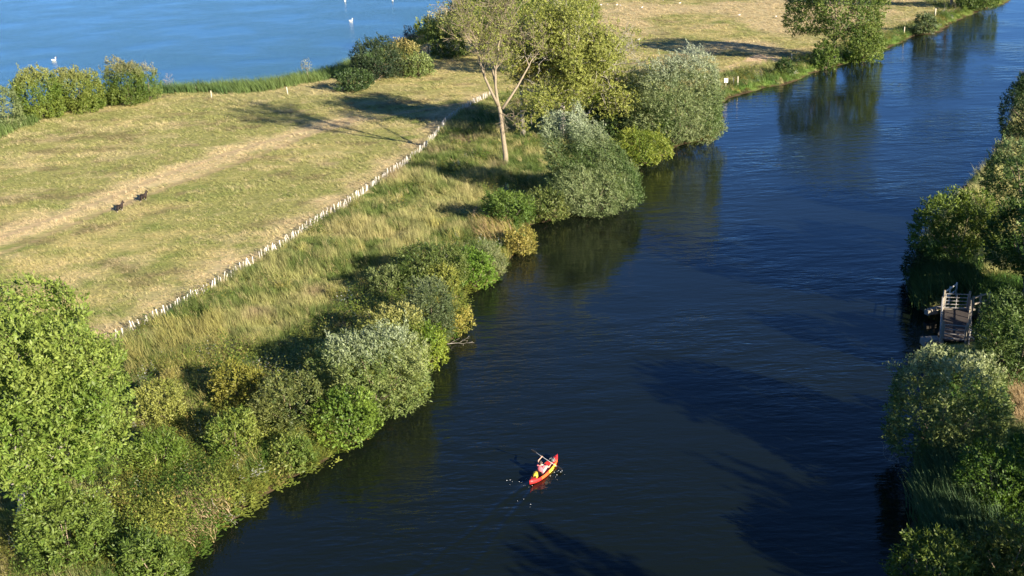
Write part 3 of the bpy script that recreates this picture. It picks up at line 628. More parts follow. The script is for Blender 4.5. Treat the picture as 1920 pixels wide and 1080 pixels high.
Bs('dark_shrub', (1692, 455, 1745, 530), 'low dark shrub touching the water below the rounded yellow-green tree', seed=104, nl=5, cols=G_DARK, **near)
T('bank_tree', (1850, 350, 2010, 548), (1925, 555), 'dark leafy tree cut by the right edge beside the rounded yellow-green tree', seed=105, nl=11, cols=((0.030, 0.063, 0.009), (0.072, 0.119, 0.020)), **midl)
Bs('grey_shrub', (1832, 528, 1985, 720), 'soft green willow shrub crowding the right side of the field gate', seed=106, nl=11, cols=((0.046, 0.087, 0.015), (0.125, 0.174, 0.046)), base=None, leaf=(0.25, 0.084), k=7, spray=.6)
Bs('silver_bush', (1672, 636, 1888, 872), 'large round pale-leaved bush in front of the footbridge', seed=107, nl=16, cols=((.075, .12, .025), (.21, .245, .075)), tips=(.28, .31, .15), leaf=(0.22, 0.103), k=7, spray=.6, size=(.30, .44), lump=.26)
Bs('elder_bush', (1790, 815, 1960, 975), 'leafy mid green bush below the large round pale-leaved bush', seed=108, nl=10, cols=((0.033, 0.079, 0.009), (0.086, 0.143, 0.017)), **near)
Bs('bramble_bush', (1670, 985, 1822, 1130), 'yellow-green bush cut by the bottom edge on the right bank', seed=109, nl=9, cols=((0.059, 0.095, 0.011), (0.144, 0.182, 0.029)), **near)
Bs('bramble_bush', (1815, 960, 1975, 1110), 'olive weedy bush in the bottom right corner of the picture', seed=110, nl=9, cols=((0.059, 0.087, 0.015), (0.118, 0.135, 0.029)), upb=.6, **near)
# right bank trees outside the frame whose shadows fall across the river
def shade_tree(tx, ty, hgt, r, seed, label, mesh=None):
    tip = at(tx, ty, 0); L = hgt / math.tan(SUN_EL); p = Vector((tip.x + cos(SUN_AZ) * L, tip.y + sin(SUN_AZ) * L, .8))
    root = empty('bank_tree', p); tag(root, label, 'tree', 'trees on the right bank outside the picture')
    lobes = make_lobes((0, 0, hgt * .58), r, r, hgt * .42, 9, seed)
    link('crown', mesh or crown_mesh('crown', lobes, seed=seed, cols=G_MID, leaf=(0.48, 0.240), k=5, spray=.9), root)
    m_ = MB(); m_.tube([(0, 0, -.3), (0, 0, hgt * .4)], [.4, .3], 8); stems(m_, (0, 0, hgt * .3), lobes, 7, .16, seed); m_.build('trunk', BARK, root)
    return root
for i, (tx, ty, h_, r_) in enumerate(((1190, 692, 15, 3.2), (1600, 600, 9, 3.6), (1140, 425, 17, 4.2), (1390, 470, 14, 3.6), (1570, 500, 10, 4), (1500, 420, 12, 3.5), (985, 1050, 13, 4.6), (1420, 935, 12, 5), (1600, 770, 9, 3.6))):
    shade_tree(tx, ty, h_, r_, 120 + i, 'broad green tree on the right bank beyond the right edge of the picture')
# ------------------------------------------------------------------ skinned figures
def skin_obj(name, V, Ed, Rr, mat, parent=None, sub=1, loc=None):
    me = bpy.data.meshes.new(name); me.from_pydata(V, Ed, []); me.materials.append(mat); me.update()
    o = link(name, me, parent, loc); m = o.modifiers.new('skin', 'SKIN'); m.use_smooth_shade = True
    for i, r in enumerate(Rr):
        sv = me.skin_vertices[0].data[i]; sv.radius = (r, r) if not hasattr(r, '__len__') else r; sv.use_root = (i == 0)
    s = o.modifiers.new('subdivision', 'SUBSURF'); s.levels = sub; s.render_levels = sub
    return o
def blob(mb, c, r, n=8, m=6):
    b = len(mb.v); c = Vector(c)
    for i in range(1, m):
        t = math.pi * i / m
        for k in range(n):
            a = 2 * math.pi * k / n; mb.v.append((c.x + r[0] * sin(t) * cos(a), c.y + r[1] * sin(t) * sin(a), c.z + r[2] * cos(t)))
    t_ = len(mb.v); mb.v += [(c.x, c.y, c.z + r[2]), (c.x, c.y, c.z - r[2])]
    for i in range(m - 2):
        for k in range(n): mb.f.append([b + i * n + k, b + (i + 1) * n + k, b + (i + 1) * n + (k + 1) % n, b + i * n + (k + 1) % n])
    for k in range(n): mb.f.append([t_, b + k, b + (k + 1) % n]); mb.f.append([t_ + 1, b + (m - 2) * n + (k + 1) % n, b + (m - 2) * n + k])
    return mb

# ponies --------------------------------------------------------------------
def pony(px, py, label, scale, ang, headdown):
    B = at(px, py); base = (B.x, B.y, ground_z(B.x, B.y) - .12); root = empty('pony', base, ang); tag(root, label, 'pony', 'ponies trotting along the grass track')
    s = scale; hd = headdown
    V = [(-.05, 0, .96), (.34, 0, .98), (-.40, 0, 1.0), (-.60, 0, .98),            # barrel, shoulder, loin, rump
         (.56, 0, 1.20), (.72, 0, 1.48 - hd), (.80, 0, 1.66 - hd), (.99, 0, 1.52 - hd), (1.13, 0, 1.36 - hd),   # neck, poll, face, muzzle
         (.40, .15, .68), (.56, .16, .42), (.48, .16, .14), (.53, .16, .03), (.38, -.15, .68), (.26, -.16, .42), (.22, -.16, .14), (.29, -.16, .03),
         (-.56, .16, .74), (-.40, .17, .58), (-.60, .17, .38), (-.52, .17, .12), (-.46, .17, .03), (-.62, -.16, .74), (-.58, -.17, .55), (-.86, -.17, .38), (-.90, -.17, .14), (-.85, -.17, .03),
         (.80, .07, 1.80 - hd), (.82, .09, 1.93 - hd), (.80, -.07, 1.80 - hd), (.82, -.09, 1.93 - hd)]
    E_ = [(0, 1), (0, 2), (2, 3), (1, 4), (4, 5), (5, 6), (6, 7), (7, 8), (1, 9), (9, 10), (10, 11), (11, 12), (1, 13), (13, 14), (14, 15), (15, 16),
          (3, 17), (17, 18), (18, 19), (19, 20), (20, 21), (3, 22), (22, 23), (23, 24), (24, 25), (25, 26), (6, 27), (27, 28), (6, 29), (29, 30)]
    Rr = [.37, .33, .34, .27, .24, .16, .135, .12, .09, .125, .08, .055, .06, .125, .08, .055, .06, .17, .12, .075, .055, .06, .17, .12, .075, .055, .06, .05, .02, .05, .02]
    b_ = skin_obj('body', [(x * s, y * s, z * s) for x, y, z in V], E_, [tuple(q * s for q in r) if hasattr(r, '__len__') else r * s for r in Rr], PONYM, root)
    mb = MB(); mb.tube([(.78 * s, 0, (1.72 - hd) * s), (.62 * s, 0, (1.52 - hd) * s), (.45 * s, 0, 1.33 * s), (.30 * s, 0, 1.24 * s)], [.03, .07, .08, .03], 6); mb.build('mane', PONYH, root, True)
    mb = MB(); mb.tube([(-.60 * s, 0, 1.12 * s), (-.84 * s, 0, 1.05 * s), (-.96 * s, .02, .84 * s), (-1.0 * s, .03, .64 * s), (-.98 * s, .03, .42 * s)], [.04, .045, .05, .045, .012], 8); mb.build('tail', PONYH, root, True)
    for x, y in ((.53, .16), (.28, -.16), (-.47, .17), (-.86, -.17)):
        mb = MB(); mb.tube([(x * s, y * s, 0), (x * s - .01, y * s, .07), (x * s - .02, y * s, .26)], [.07, .06, .05], 7); mb.build('pale_hoof', PONYL, root, True)
    return root
pony(270, 376, 'dark brown pony with pricked ears and raised head, the one farther up the track', 0.70, rad(58), 0)
pony(226, 396, 'dark brown pony following behind, the one lower on the track', .66, rad(63), .02)

# swans and gulls -------------------------------------------------------------
def swan(px, py, label, ang, proto=[]):
    p = at(px, py, 0.0)
    if proto:
        o = copy_tree(proto[0]); o.location = p; o.rotation_euler = (0, 0, ang); o['label'] = label; return o
    root = empty('swan', p, ang); tag(root, label, 'swan', 'white swans on the lake')
    V = [(0, 0, .14), (.32, 0, .15), (-.34, 0, .20), (-.58, 0, .30), (.46, 0, .26), (.44, 0, .48), (.36, 0, .68), (.44, 0, .80), (.56, 0, .78), (-.1, .16, .24), (-.42, .12, .34), (-.1, -.16, .24), (-.42, -.12, .34)]
    E_ = [(0, 1), (0, 2), (2, 3), (1, 4), (4, 5), (5, 6), (6, 7), (7, 8), (0, 9), (9, 10), (0, 11), (11, 12)]
    skin_obj('body', V, E_, [.24, .20, .19, .05, .10, .06, .055, .065, .05, .12, .05, .12, .05], SWANW, root)
    mb = MB(); mb.tube([(.58, 0, .78), (.66, 0, .76), (.74, 0, .73)], [.045, .035, .012], 6); mb.build('beak', BEAK, root, True)
    proto.append(root); return root
swan(101, 114, 'white swan on the lake just above the pointed hedge bush', rad(15))
swan(658, 40, 'white swan in open lake left of the lakeside thicket', rad(20))
swan(647, 3, 'white swan at the top edge of the picture, left one of the far pair', rad(80))
swan(736, 3, 'white swan at the top edge of the picture, right one of the far pair', rad(110))
gp = []
def gull(px, py, label, ang, grp='white gulls resting on the far pasture'):
    p = at(px, py, GZ); p.z = ground_z(p.x, p.y) + .12
    if gp:
        o = copy_tree(gp[0]); o.location = p; o.rotation_euler = (0, 0, ang); o['label'] = label; return o
    root = empty('gull', p, ang); tag(root, label, 'gull', grp)
    V = [(0, 0, .22), (.14, 0, .26), (.21, 0, .38), (.28, 0, .40), (-.18, 0, .22), (-.36, 0, .24)]
    skin_obj('body', V, [(0, 1), (1, 2), (2, 3), (0, 4), (4, 5)], [.13, .10, .065, .06, .09, .03], SWANW, root)
    mb = MB(); mb.box((-.14, .105, .27), (.34, .03, .10)); mb.box((-.14, -.105, .27), (.34, .03, .10)); mb.build('wing', GREYF, root)
    mb = MB(); mb.tube([(.33, 0, .39), (.41, 0, .37)], [.02, .008], 5); mb.build('beak', BEAK, root)
    mb = MB(); mb.tube([(.02, .05, .12), (.02, .05, -.1)], .012, 4); mb.tube([(.02, -.05, .12), (.02, -.05, -.1)], .012, 4); mb.build('leg', BEAK, root)
    gp.append(root); return root
for px, py, lab in ((1115, 9, 'leftmost white gull of the row on the far pasture'), (1127, 11, 'second white gull from the left in the row on the far pasture'), (1139, 10, 'third white gull from the left in the row on the far pasture'),
                    (1157, 11, 'left gull of the close pair ending the row on the far pasture'), (1163, 12, 'right gull of the close pair ending the row on the far pasture'),
                    (1204, 16, 'single white gull to the right of the close pair'), (1243, 2, 'white gull at the top edge, left one of three'), (1265, 1, 'white gull at the top edge, middle one of three'),
                    (1275, 8, 'white gull slightly below the top edge pair, right one of three'), (1198, 78, 'white gull on the far pasture just below the tip of the long tree shadow'),
                    (1386, 31, 'white gull alone in the middle of the green part of the far pasture'), (1455, 33, 'white gull close to the left of the large far river tree')):
    gull(px, py, lab, random.uniform(0, 6.28))

# paling fence -------------------------------------------------------------------
root = empty('paling_fence', (WF[0][0], WF[0][1], GZ)); tag(root, 'long low fence of leaning bleached pales dividing the pasture from the riverbank', 'fence')
mb = MB(); mb.box((0, 0, .36), (.085, .028, .95)); mb.box((0, 0, .865), (.085, .027, .06), taper=.2); pale_me = mb.mesh('pale', PALEWOOD)
acc = []; seg = [(Vector(WF[i]), Vector(WF[i + 1])) for i in range(len(WF) - 1)]; R = random.Random(5); topw = []; loww = []; step = .40
for a_, b_ in seg:
    n_ = max(1, int((b_ - a_).length / step))
    for q in range(n_):
        t = (q + R.uniform(-.2, .2)) / n_; p = a_.lerp(b_, t); acc.append((p, math.atan2((b_ - a_).y, (b_ - a_).x)))
acc = acc[:298]
for i, (p, an) in enumerate(acc):
    z = ground_z(p.x, p.y); jy = R.uniform(-.06, .06)
    q_ = p - Vector(WF[0])
    if not (R.random() < .07):
        o = link('pale', pale_me, root, (q_.x - sin(an) * jy, q_.y + cos(an) * jy, z - GZ)); o.rotation_euler = (R.gauss(0, .12), R.gauss(0, .24), an + R.gauss(0, .2)); sc_ = R.uniform(.75, 1.15); o.scale = (R.uniform(.8, 1.5), 1, sc_)
    if i % 4 == 0: topw.append((q_.x, q_.y, z - GZ + .62 + R.uniform(-.03, .03))); loww.append((q_.x, q_.y, z - GZ + .25))
for w_ in (topw, loww): MB().tube(w_, .008, 4).build('wire', WIRE, root)
print('pales', len(acc))

# posts, sign, branches --------------------------------------------------------------
def post(px, py, h, label, r=.06, lean=0.0, mat=POSTWOOD):
    p = at(px, py); p.z = ground_z(p.x, p.y); mb = MB()
    mb.tube([(0, 0, -.3), (lean * .5, 0, h * .5), (lean, 0, h - .03), (lean, 0, h)], [r, r * .97, r * .93, r * .55], 7)
    return tag(mb.build('marker_post', mat, None, True, p), label, 'post', 'wooden marker posts along the shores')
post(397, 184, 1.35, 'pale post at the pasture edge nearest to the hedge', .10)
post(540, 178, 1.45, 'pale leaning post below the tiny lakeside sapling', .11, -.12)
post(368, 170, .8, 'short thin post half hidden in the reeds', .06)
post(1375, 160, 1.3, 'left one of the two posts beside the white sign', .09)
post(1383, 161, 1.6, 'right one of the two posts beside the white sign', .10)
post(1484, 113, 1.3, 'pale post in the grass left of the far round bush', .11)
post(1695, 63, 1.5, 'lone pale post between the large far tree and the ball-shaped bush', .12)
post(1753, 31, 1.9, 'thick pale post right of the ball-shaped bush', .17)
post(1785, 13, 1.2, 'farthest pale post, left of the top right corner bush', .13)
p = at(1361, 166); p.z = ground_z(p.x, p.y); root = empty('notice_board', p); tag(root, 'small square white sign on a post at the bank beside the largest willow', 'sign')
MB().box((0, .05, .6), (.09, .07, 1.9)).build('post', POSTWOOD, root); MB().box((0, -.01, 1.35), (.62, .035, .72)).build('sign_board', SIGNW, root)
MB().box((0, .02, 1.02), (.5, .02, .05)).box((0, .02, 1.62), (.5, .02, .05)).build('batten', POSTWOOD, root)
def driftwood(px, py, label, L, ang, r=.06, z=None, mat=BARKG):
    p = at(px, py); p.z = ground_z(p.x, p.y) + .12 if z is None else z; R = random.Random(px); mb = MB(); tp = []
    limb(mb, tp, (0, 0, 0), (cos(ang), sin(ang), .12), L, r, 2, R, up=.1, spread=.5, nch=3, minr=.012); return tag(mb.build('fallen_branch', mat, None, True, p), label, 'branch')
driftwood(1758, 27, 'pale fallen branch lying by the thick far post', 3.0, .3, .12)
driftwood(400, 958, 'dry pale branch hanging over the water at the near left bank', 1.1, -.3, .03)
driftwood(838, 630, 'bare forked twig reaching over the water below the yellow-leaved shrub', 1.1, .0, .04)
driftwood(868, 418, 'dark rotten branch lying in the long grass above the golden point', 1.6, .2, .10, mat=BARK)
driftwood(1700, 850, 'dead twig poking from under the large round pale-leaved bush', 1.4, 2.6, .04)

# field gates and footbridge on the right bank --------------------------------------
DZ = .95
A_, B_, C_, D_ = (at(x, y, DZ) for x, y in ((1768, 580), (1815, 582), (1765, 637), (1811, 641)))
def bar(mb, a, b, w=.05, d=None):
    a, b = Vector(a), Vector(b); v = b - a; rot = v.to_track_quat('X', 'Z').to_matrix(); mb.box(a + v / 2, (v.length, w, d or w), rot)
def field_gate(a, b, h, nb, label, mat=GALV, w=.05, mid_=True):
    root = empty('field_gate', a); tag(root, label, 'gate', 'steel gates at the footbridge'); v = b - a; L = v.length; ux = v.normalized()
    g0, g1 = .12, L - .12
    for s_, nm in ((0, 'gate_post'), (L, 'gate_post')):
        p_ = ux * s_; MB().box(p_ + Vector((0, 0, h * .5)), (.13, .13, h * 1.08 + .3)).build(nm, OLDWOOD, root)
    for i in range(nb):
        z = .18 + (h - .26) * (i / (nb - 1)) ** 1.0; mb = MB(); bar(mb, ux * g0 + Vector((0, 0, z)), ux * g1 + Vector((0, 0, z)), w); mb.build('bar', mat, root)
    for s_ in ((g0, g1, L * .5) if mid_ else (g0, g1)): mb = MB(); bar(mb, ux * s_ + Vector((0, .004, .14)), ux * s_ + Vector((0, .004, h - .05)), w * 1.12); mb.build('stile', mat, root)
    return root
field_gate(A_, B_, 1.45, 5, 'silver five-barred gate closing the far end of the footbridge')
field_gate(C_, D_, 1.35, 4, 'grey barred gate in shade at the near end of the footbridge behind the round bush', mid_=False)
root = empty('footbridge', C_ + (B_ - C_) * .5); tag(root, 'small dark plank footbridge with side railings over the inlet', 'footbridge')
o_ = root.location
NP = 26
pv = (A_ - C_); pw_ = (B_ - A_); 
pm = MB(); pm.box((0, 0, 0), (pw_.length + .1, pv.length / NP * .9, .06)); plank_me = pm.mesh('plank', DARKWOOD)
for i in range(NP):
    c0 = C_ + pv * ((i + .5) / NP) + pw_ * .5 - o_; o = link('plank', plank_me, root, (c0.x, c0.y, -.03 + random.uniform(-.006, .006))); o.rotation_euler = (0, 0, math.atan2(pw_.y, pw_.x) + random.uniform(-.01, .01))
for t in (.06, .94):
    mb = MB(); bar(mb, C_ + pw_ * t - o_ + Vector((0, 0, -.20)), A_ + pw_ * t - o_ + Vector((0, 0, -.20)), .14, .24); mb.build('beam', OLDWOOD, root)
mb = MB(); bar(mb, A_ - pw_ * .25 - o_ + Vector((0, .35, .0)), B_ + pw_ * .35 - o_ + Vector((0, .35, .0)), .30, .14); mb.build('end_board', OLDWOOD, root)
for t in (-.045, 1.03):
    for i in range(5):
        p_ = C_ + pv * (i / 4 * .96 + .02) + pw_ * t - o_; MB().box(p_ + Vector((0, 0, .42)), (.09, .09, 1.3)).build('railing_post', GALV if t < 0 else OLDWOOD, root)
    for z in (.45, .78, 1.1): mb = MB(); bar(mb, C_ + pw_ * t - o_ + Vector((-.07 if t < 0 else .07, 0, z)), A_ + pw_ * t - o_ + Vector((-.07 if t < 0 else .07, 0, z)), .05); mb.build('rail', GALV if t < 0 else OLDWOOD, root)
def rail_fence(pts, h, nr, label, mat, w=.07):
    root = empty('rail_fence', pts[0]); tag(root, label, 'fence')
    for i, p in enumerate(pts):
        q = p - pts[0]; MB().box(q + Vector((0, 0, h * .5 - .1)), (w * 1.4, w * 1.4, h + .3)).build('fence_post', mat, root)
        if i:
            for k in range(nr): z = h * (.96 - k * .85 / max(nr, 1)); mb = MB(); bar(mb, pts[i - 1] - pts[0] + Vector((0, -w * .8, z)), q + Vector((0, -w * .8, z)), w * .8, w * 1.3); mb.build('rail', mat, root)
    return root
rail_fence([at(1822, 586), at(1836, 581), at(1852, 577)], 1.35, 2, 'weathered two-rail timber fence running right from the five-barred gate', OLDWOOD, .09)
rail_fence([at(1768, 574), at(1779, 566), at(1791, 558)], 1.3, 2, 'short pale rail fence slanting back left from the five-barred gate', PALEWOOD, .08)
rail_fence([at(1816, 646), at(1836, 657), at(1857, 669)], 1.25, 2, 'dark two-rail fence slanting down right from the near gate', GALV, .06)
def slab(px, py, sz, ang, label, z=.5):
    p = at(px, py, z); mb = MB(); mb.box((0, 0, 0), sz); mb.box((sz[0] * .1, 0, sz[2] * .5 + .03), (sz[0] * .7, sz[1] * .8, .08)); o = mb.build('concrete_slab', CONC, None, False, p); o.rotation_euler = (0, 0, ang); return tag(o, label, 'slab')
slab(1746, 584, (1.0, .45, .4), .35, 'pale concrete edge slab at the water left of the five-barred gate', .55)
slab(1745, 641, (1.3, 1.0, .5), .0, 'brownish concrete block at the water left of the near gate', .35)

# kayak and paddler ---------------------------------------------------------------------
kroot = empty('kayak', (KAY.x, KAY.y, 0.02), KANG); tag(kroot, 'red sit-on-top kayak with a yellow side band on the dark river', 'kayak')
LH = (kb - ks).length * .5; NS = 17; ring = []; V = []; Fc = []
for i in range(NS):
    t = -1 + 2 * i / (NS - 1); w = .40 * max(0.02, 1 - abs(t) ** 2.4) ** .8; kz = -.13 + .24 * abs(t) ** 3; gz_ = .17 + .17 * t * t; well = -.15 if abs(t + .02) < .52 else .035
    prof = [(0, kz), (.72 * w, kz + .05), (w, (kz + gz_) * .55), (.97 * w, gz_), (.80 * w, gz_ + .015), (.62 * w, gz_ + well), (0, gz_ + well * 1.1)]
    full = prof + [(-y, z) for y, z in prof[-2:0:-1]]
    for y, z in full: V.append((t * LH, y, z))
    n_ = len(full)
for i in range(NS - 1):
    for k in range(n_): Fc.append([i * n_ + k, i * n_ + (k + 1) % n_, (i + 1) * n_ + (k + 1) % n_, (i + 1) * n_ + k])
Fc += [list(range(n_))[::-1], [(NS - 1) * n_ + k for k in range(n_)]]
me = bpy.data.meshes.new('hull'); me.from_pydata(V, [], [f[::-1] for f in Fc]); me.materials.append(KRED); me.update(); me.polygons.foreach_set('use_smooth', np.ones(len(me.polygons), bool)); link('hull', me, kroot)
def side_strip(i0, i1, sgn, mat, name):
    mb = MB(); ks_ = [2, 3, 4] if sgn > 0 else [n_ - 2, n_ - 3, n_ - 4]
    for i in range(i0, i1 + 1):
        for k in ks_: x, y, z = V[i * n_ + k]; mb.v.append((x, y * 1.012 + .006 * (1 if y > 0 else -1), z + .007))
    for i in range(i1 - i0):
        for q in range(2): a = i * 3 + q; mb.f.append([a, a + 3, a + 4, a + 1])
    return mb.build(name, mat, kroot, True)
for s_ in (1, -1): side_strip(8, 12, s_, KYEL, 'side_band'); side_strip(4, 8, s_, KORG, 'side_band_orange'); side_strip(12, 14, s_, KORG, 'side_band_orange')
MB().box((-.42, 0, .10), (.42, .42, .06)).build('seat', KBLK, kroot); MB().box((-.62, 0, .26), (.05, .40, .30), Matrix.Rotation(-.2, 3, 'Y')).build('backrest', KBLK, kroot)
for x in (-1.55 / 1.95 * LH, 1.6 / 1.95 * LH): MB().tube([(x, -.07, .34), (x, -.03, .38), (x, .03, .38), (x, .07, .34)], .014, 5).build('carry_handle', KBLK, kroot)
def kw(x, y, z): return kroot.matrix_basis @ Vector((x, y, z))
dry = empty('dry_bag', kw(-1.0, .05, .20), KANG + .5); tag(dry, 'bright yellow roll-top dry bag strapped behind the paddler', 'bag')
mb = MB(); mb.tube([(-.24, 0, .14), (-.20, 0, .14), (.0, 0, .15), (.20, 0, .14), (.24, 0, .14)], [.09, .16, .17, .16, .09], 10); mb.build('bag_body', KYEL, dry, True)
mb = MB(); mb.tube([(-.30, 0, .15), (-.24, 0, .15)], [.05, .07], 8); mb.build('roll_closure', KBLK, dry, True)
mb = MB(); mb.tube([(-.05, -.18, .02), (-.05, -.165, .20), (-.05, 0, .325), (-.05, .165, .20), (-.05, .18, .02)], .016, 5); mb.build('strap', KBLK, dry)
gear = empty('deck_gear', kw(1.12, .0, .18), KANG); tag(gear, 'dark bundle with pale straps lying in the front of the kayak', 'gear bag')
mb = MB(); blob(mb, (0, 0, .12), (.26, .17, .15), 9, 6); mb.build('bundle', KBLK, gear, True)
mb = MB(); mb.tube([(.05, -.2, .02), (.05, -.12, .24), (.05, .12, .24), (.05, .2, .02)], .02, 5); mb.tube([(-.1, -.2, .02), (-.1, -.12, .25), (-.1, .12, .25), (-.1, .2, .02)], .02, 5); mb.build('pale_strap', GREYT, gear)
per = empty('person', kw(-.40, 0, .12), KANG); tag(per, 'paddler in a pinkish red vest, arms raised, sitting in the red kayak', 'person')
# paddle first: from the raised left blade to the right blade in the water
PL = Vector((.42, 0, .68)); pd_ = Vector((-.16, .86, .50)).normalized()
def hand(V, E_, Rr, w, wi, dirv, grip):
    """palm, four curled fingers and a thumb closing round the shaft"""
    pal = Vector(w) + dirv * .06; V.append(tuple(pal)); E_.append((wi, len(V) - 1)); Rr.append(.032); pi = len(V) - 1
    side = grip.normalized(); nrm = dirv.cross(side).normalized()
    for q in range(4):
        o_ = side * (q - 1.5) * .022; a_ = pal + dirv * .045 + o_; b_ = a_ + dirv * (.028 - .004 * abs(q - 1.3)) + nrm * .02; c_ = b_ + nrm * .024 - dirv * .022
        i0 = len(V); V += [tuple(a_), tuple(b_), tuple(c_)]; E_ += [(pi, i0), (i0, i0 + 1), (i0 + 1, i0 + 2)]; Rr += [.010, .009, .008]
    a_ = pal - dirv * .02 + side * .035; b_ = a_ + side * .02 + nrm * .03; i0 = len(V); V += [tuple(a_), tuple(b_)]; E_ += [(pi, i0), (i0, i0 + 1)]; Rr += [.011, .010]
hl = PL + pd_ * .36 - Vector((0, 0, 0)); hr = PL - pd_ * .36
org = Vector((-.40, 0, .10)) + Vector((0, 0, .02))
V = [(0, 0, .10), (-.05, 0, .30), (-.04, 0, .46), (0, 0, .58), (.02, 0, .64), (.05, 0, .73), (.055, 0, .82),
     (-.01, .17, .53), (-.01, -.17, .53)]
E_ = [(0, 1), (1, 2), (2, 3), (3, 4), (4, 5), (5, 6), (2, 7), (2, 8)]
Rr = [(.15, .12), (.14, .11), (.16, .11), .07, .055, .088, .075, .062, .062]
for sg, sh, hp in ((1, 7, hl), (-1, 8, hr)):
    hp_ = hp - org; el = (Vector(V[sh]) + hp_) * .5 + Vector((-.02, sg * .12, .02 if sg > 0 else -.10)); wd = (hp_ - el).normalized(); wr = hp_ - wd * .09
    i0 = len(V); V += [tuple(el), tuple(wr)]; E_ += [(sh, i0), (i0, i0 + 1)]; Rr += [.044, .028]; hand(V, E_, Rr, wr, i0 + 1, wd, pd_)
for sg in (1, -1):
    i0 = len(V); V += [(.06, sg * .10, .10), (.44, sg * .20, .34), (.78, sg * .17, .10), (.88, sg * .17, .14)]; E_ += [(0, i0), (i0, i0 + 1), (i0 + 1, i0 + 2), (i0 + 2, i0 + 3)]; Rr += [.085, .062, .042, .035]
skin_obj('body', V, E_, Rr, SKIN, per)
mb = MB(); mb.tube([(.0, 0, .12), (-.05, 0, .28), (-.045, 0, .44), (-.03, 0, .56)], [.17, .165, .185, .12], 12); mb.v = [(x, y * 1.12, z) for x, y, z in mb.v]; mb.build('vest', PINK, per, True)
for sg in (1, -1):
    MB().tube([(-.01, sg * .13, .54), (-.02, sg * .20, .52), tuple((Vector((-.01, sg * .17, .53)) * .45 + Vector(V[9 if sg > 0 else 9]) * .0 + (((hl if sg > 0 else hr) - org)) * .28 + Vector((-.0, sg * .17, .53)) * .27))], [.085, .08, .062], 8).build('sleeve', PINK, per, True)
    MB().tube([(.0, sg * .09, .11), (.22, sg * .14, .22), (.44, sg * .20, .34), (.60, sg * .185, .23), (.72, sg * .175, .14)], [.11, .10, .082, .07, .058], 8).build('trouser_leg', GREYT, per, True)
    blob(MB(), (.86, sg * .17, .13), (.13, .05, .05), 8, 5).build('shoe', KBLK, per, True)
hm = MB(); blob(hm, (.02, 0, .80), (.112, .10, .115), 12, 8); blob(hm, (-.04, 0, .74), (.07, .085, .09), 10, 6); hm.build('hair', HAIR, per, True)
fm = MB(); blob(fm, (.138, .032, .775), (.012, .014, .009), 6, 4); blob(fm, (.138, -.032, .775), (.012, .014, .009), 6, 4); fm.build('eyes', KBLK, per)
blob(MB(), (.150, 0, .745), (.02, .013, .022), 6, 5).build('nose', SKIN, per, True); blob(MB(), (.138, 0, .705), (.01, .024, .007), 6, 4).build('mouth', PINK, per, True)
for sg in (1, -1): blob(MB(), (.05, sg * .092, .765), (.02, .012, .03), 6, 5).build('ear', SKIN, per, True)
# life jacket details
MB().box((.13, 0, .36), (.03, .05, .30)).build('buckle_strap', KBLK, per)
pp = empty('paddle', kw(*PL), KANG); tag(pp, 'double-bladed paddle, its dark left blade raised and its right blade at the water', 'paddle')
mb = MB(); mb.tube([pd_ * -.82, pd_ * 0, pd_ * .82], .016, 7); mb.build('shaft', SHAFT, pp, True)
for sg in (1, -1):
    rot = pd_.to_track_quat('X', 'Z').to_matrix(); mb = MB()
    for x, w in ((.74, .05), (.82, .14), (.96, .18), (1.10, .15), (1.16, .05)):
        for yy, zz in ((-w / 2, 0), (0, .018), (w / 2, 0), (0, -.006)): mb.v.append(tuple(rot @ Vector((sg * x, zz * 1.0, yy))))
    for i in range(4):
        for k in range(4): mb.f.append([i * 4 + k, i * 4 + (k + 1) % 4, i * 4 + 4 + (k + 1) % 4, i * 4 + 4 + k])
    mb.f += [[0, 1, 2, 3], [16, 17, 18, 19]]; mb.build('blade', KBLK, pp)
R = random.Random(3); mb = MB()
for cx, cy, n_, sp in ((970, 902, 9, .35), (978, 944, 4, .3), (1046, 884, 9, .22), (1030, 868, 4, .2), (990, 912, 4, .2), (1038, 893, 4, .3)):
    c = at(cx, cy, 0.01)
    for q in range(n_):
        s_ = R.uniform(.006, .022); p_ = c + Vector((R.gauss(0, sp), R.gauss(0, sp * .8), R.uniform(0, .05))); blob(mb, p_, (s_ * R.uniform(1, 2.6), s_, s_ * .4), 6, 4)
tag(mb.build('water_splash', FOAMM, None, True), 'white drops and foam flecks left by the paddle around the kayak', kind='stuff')
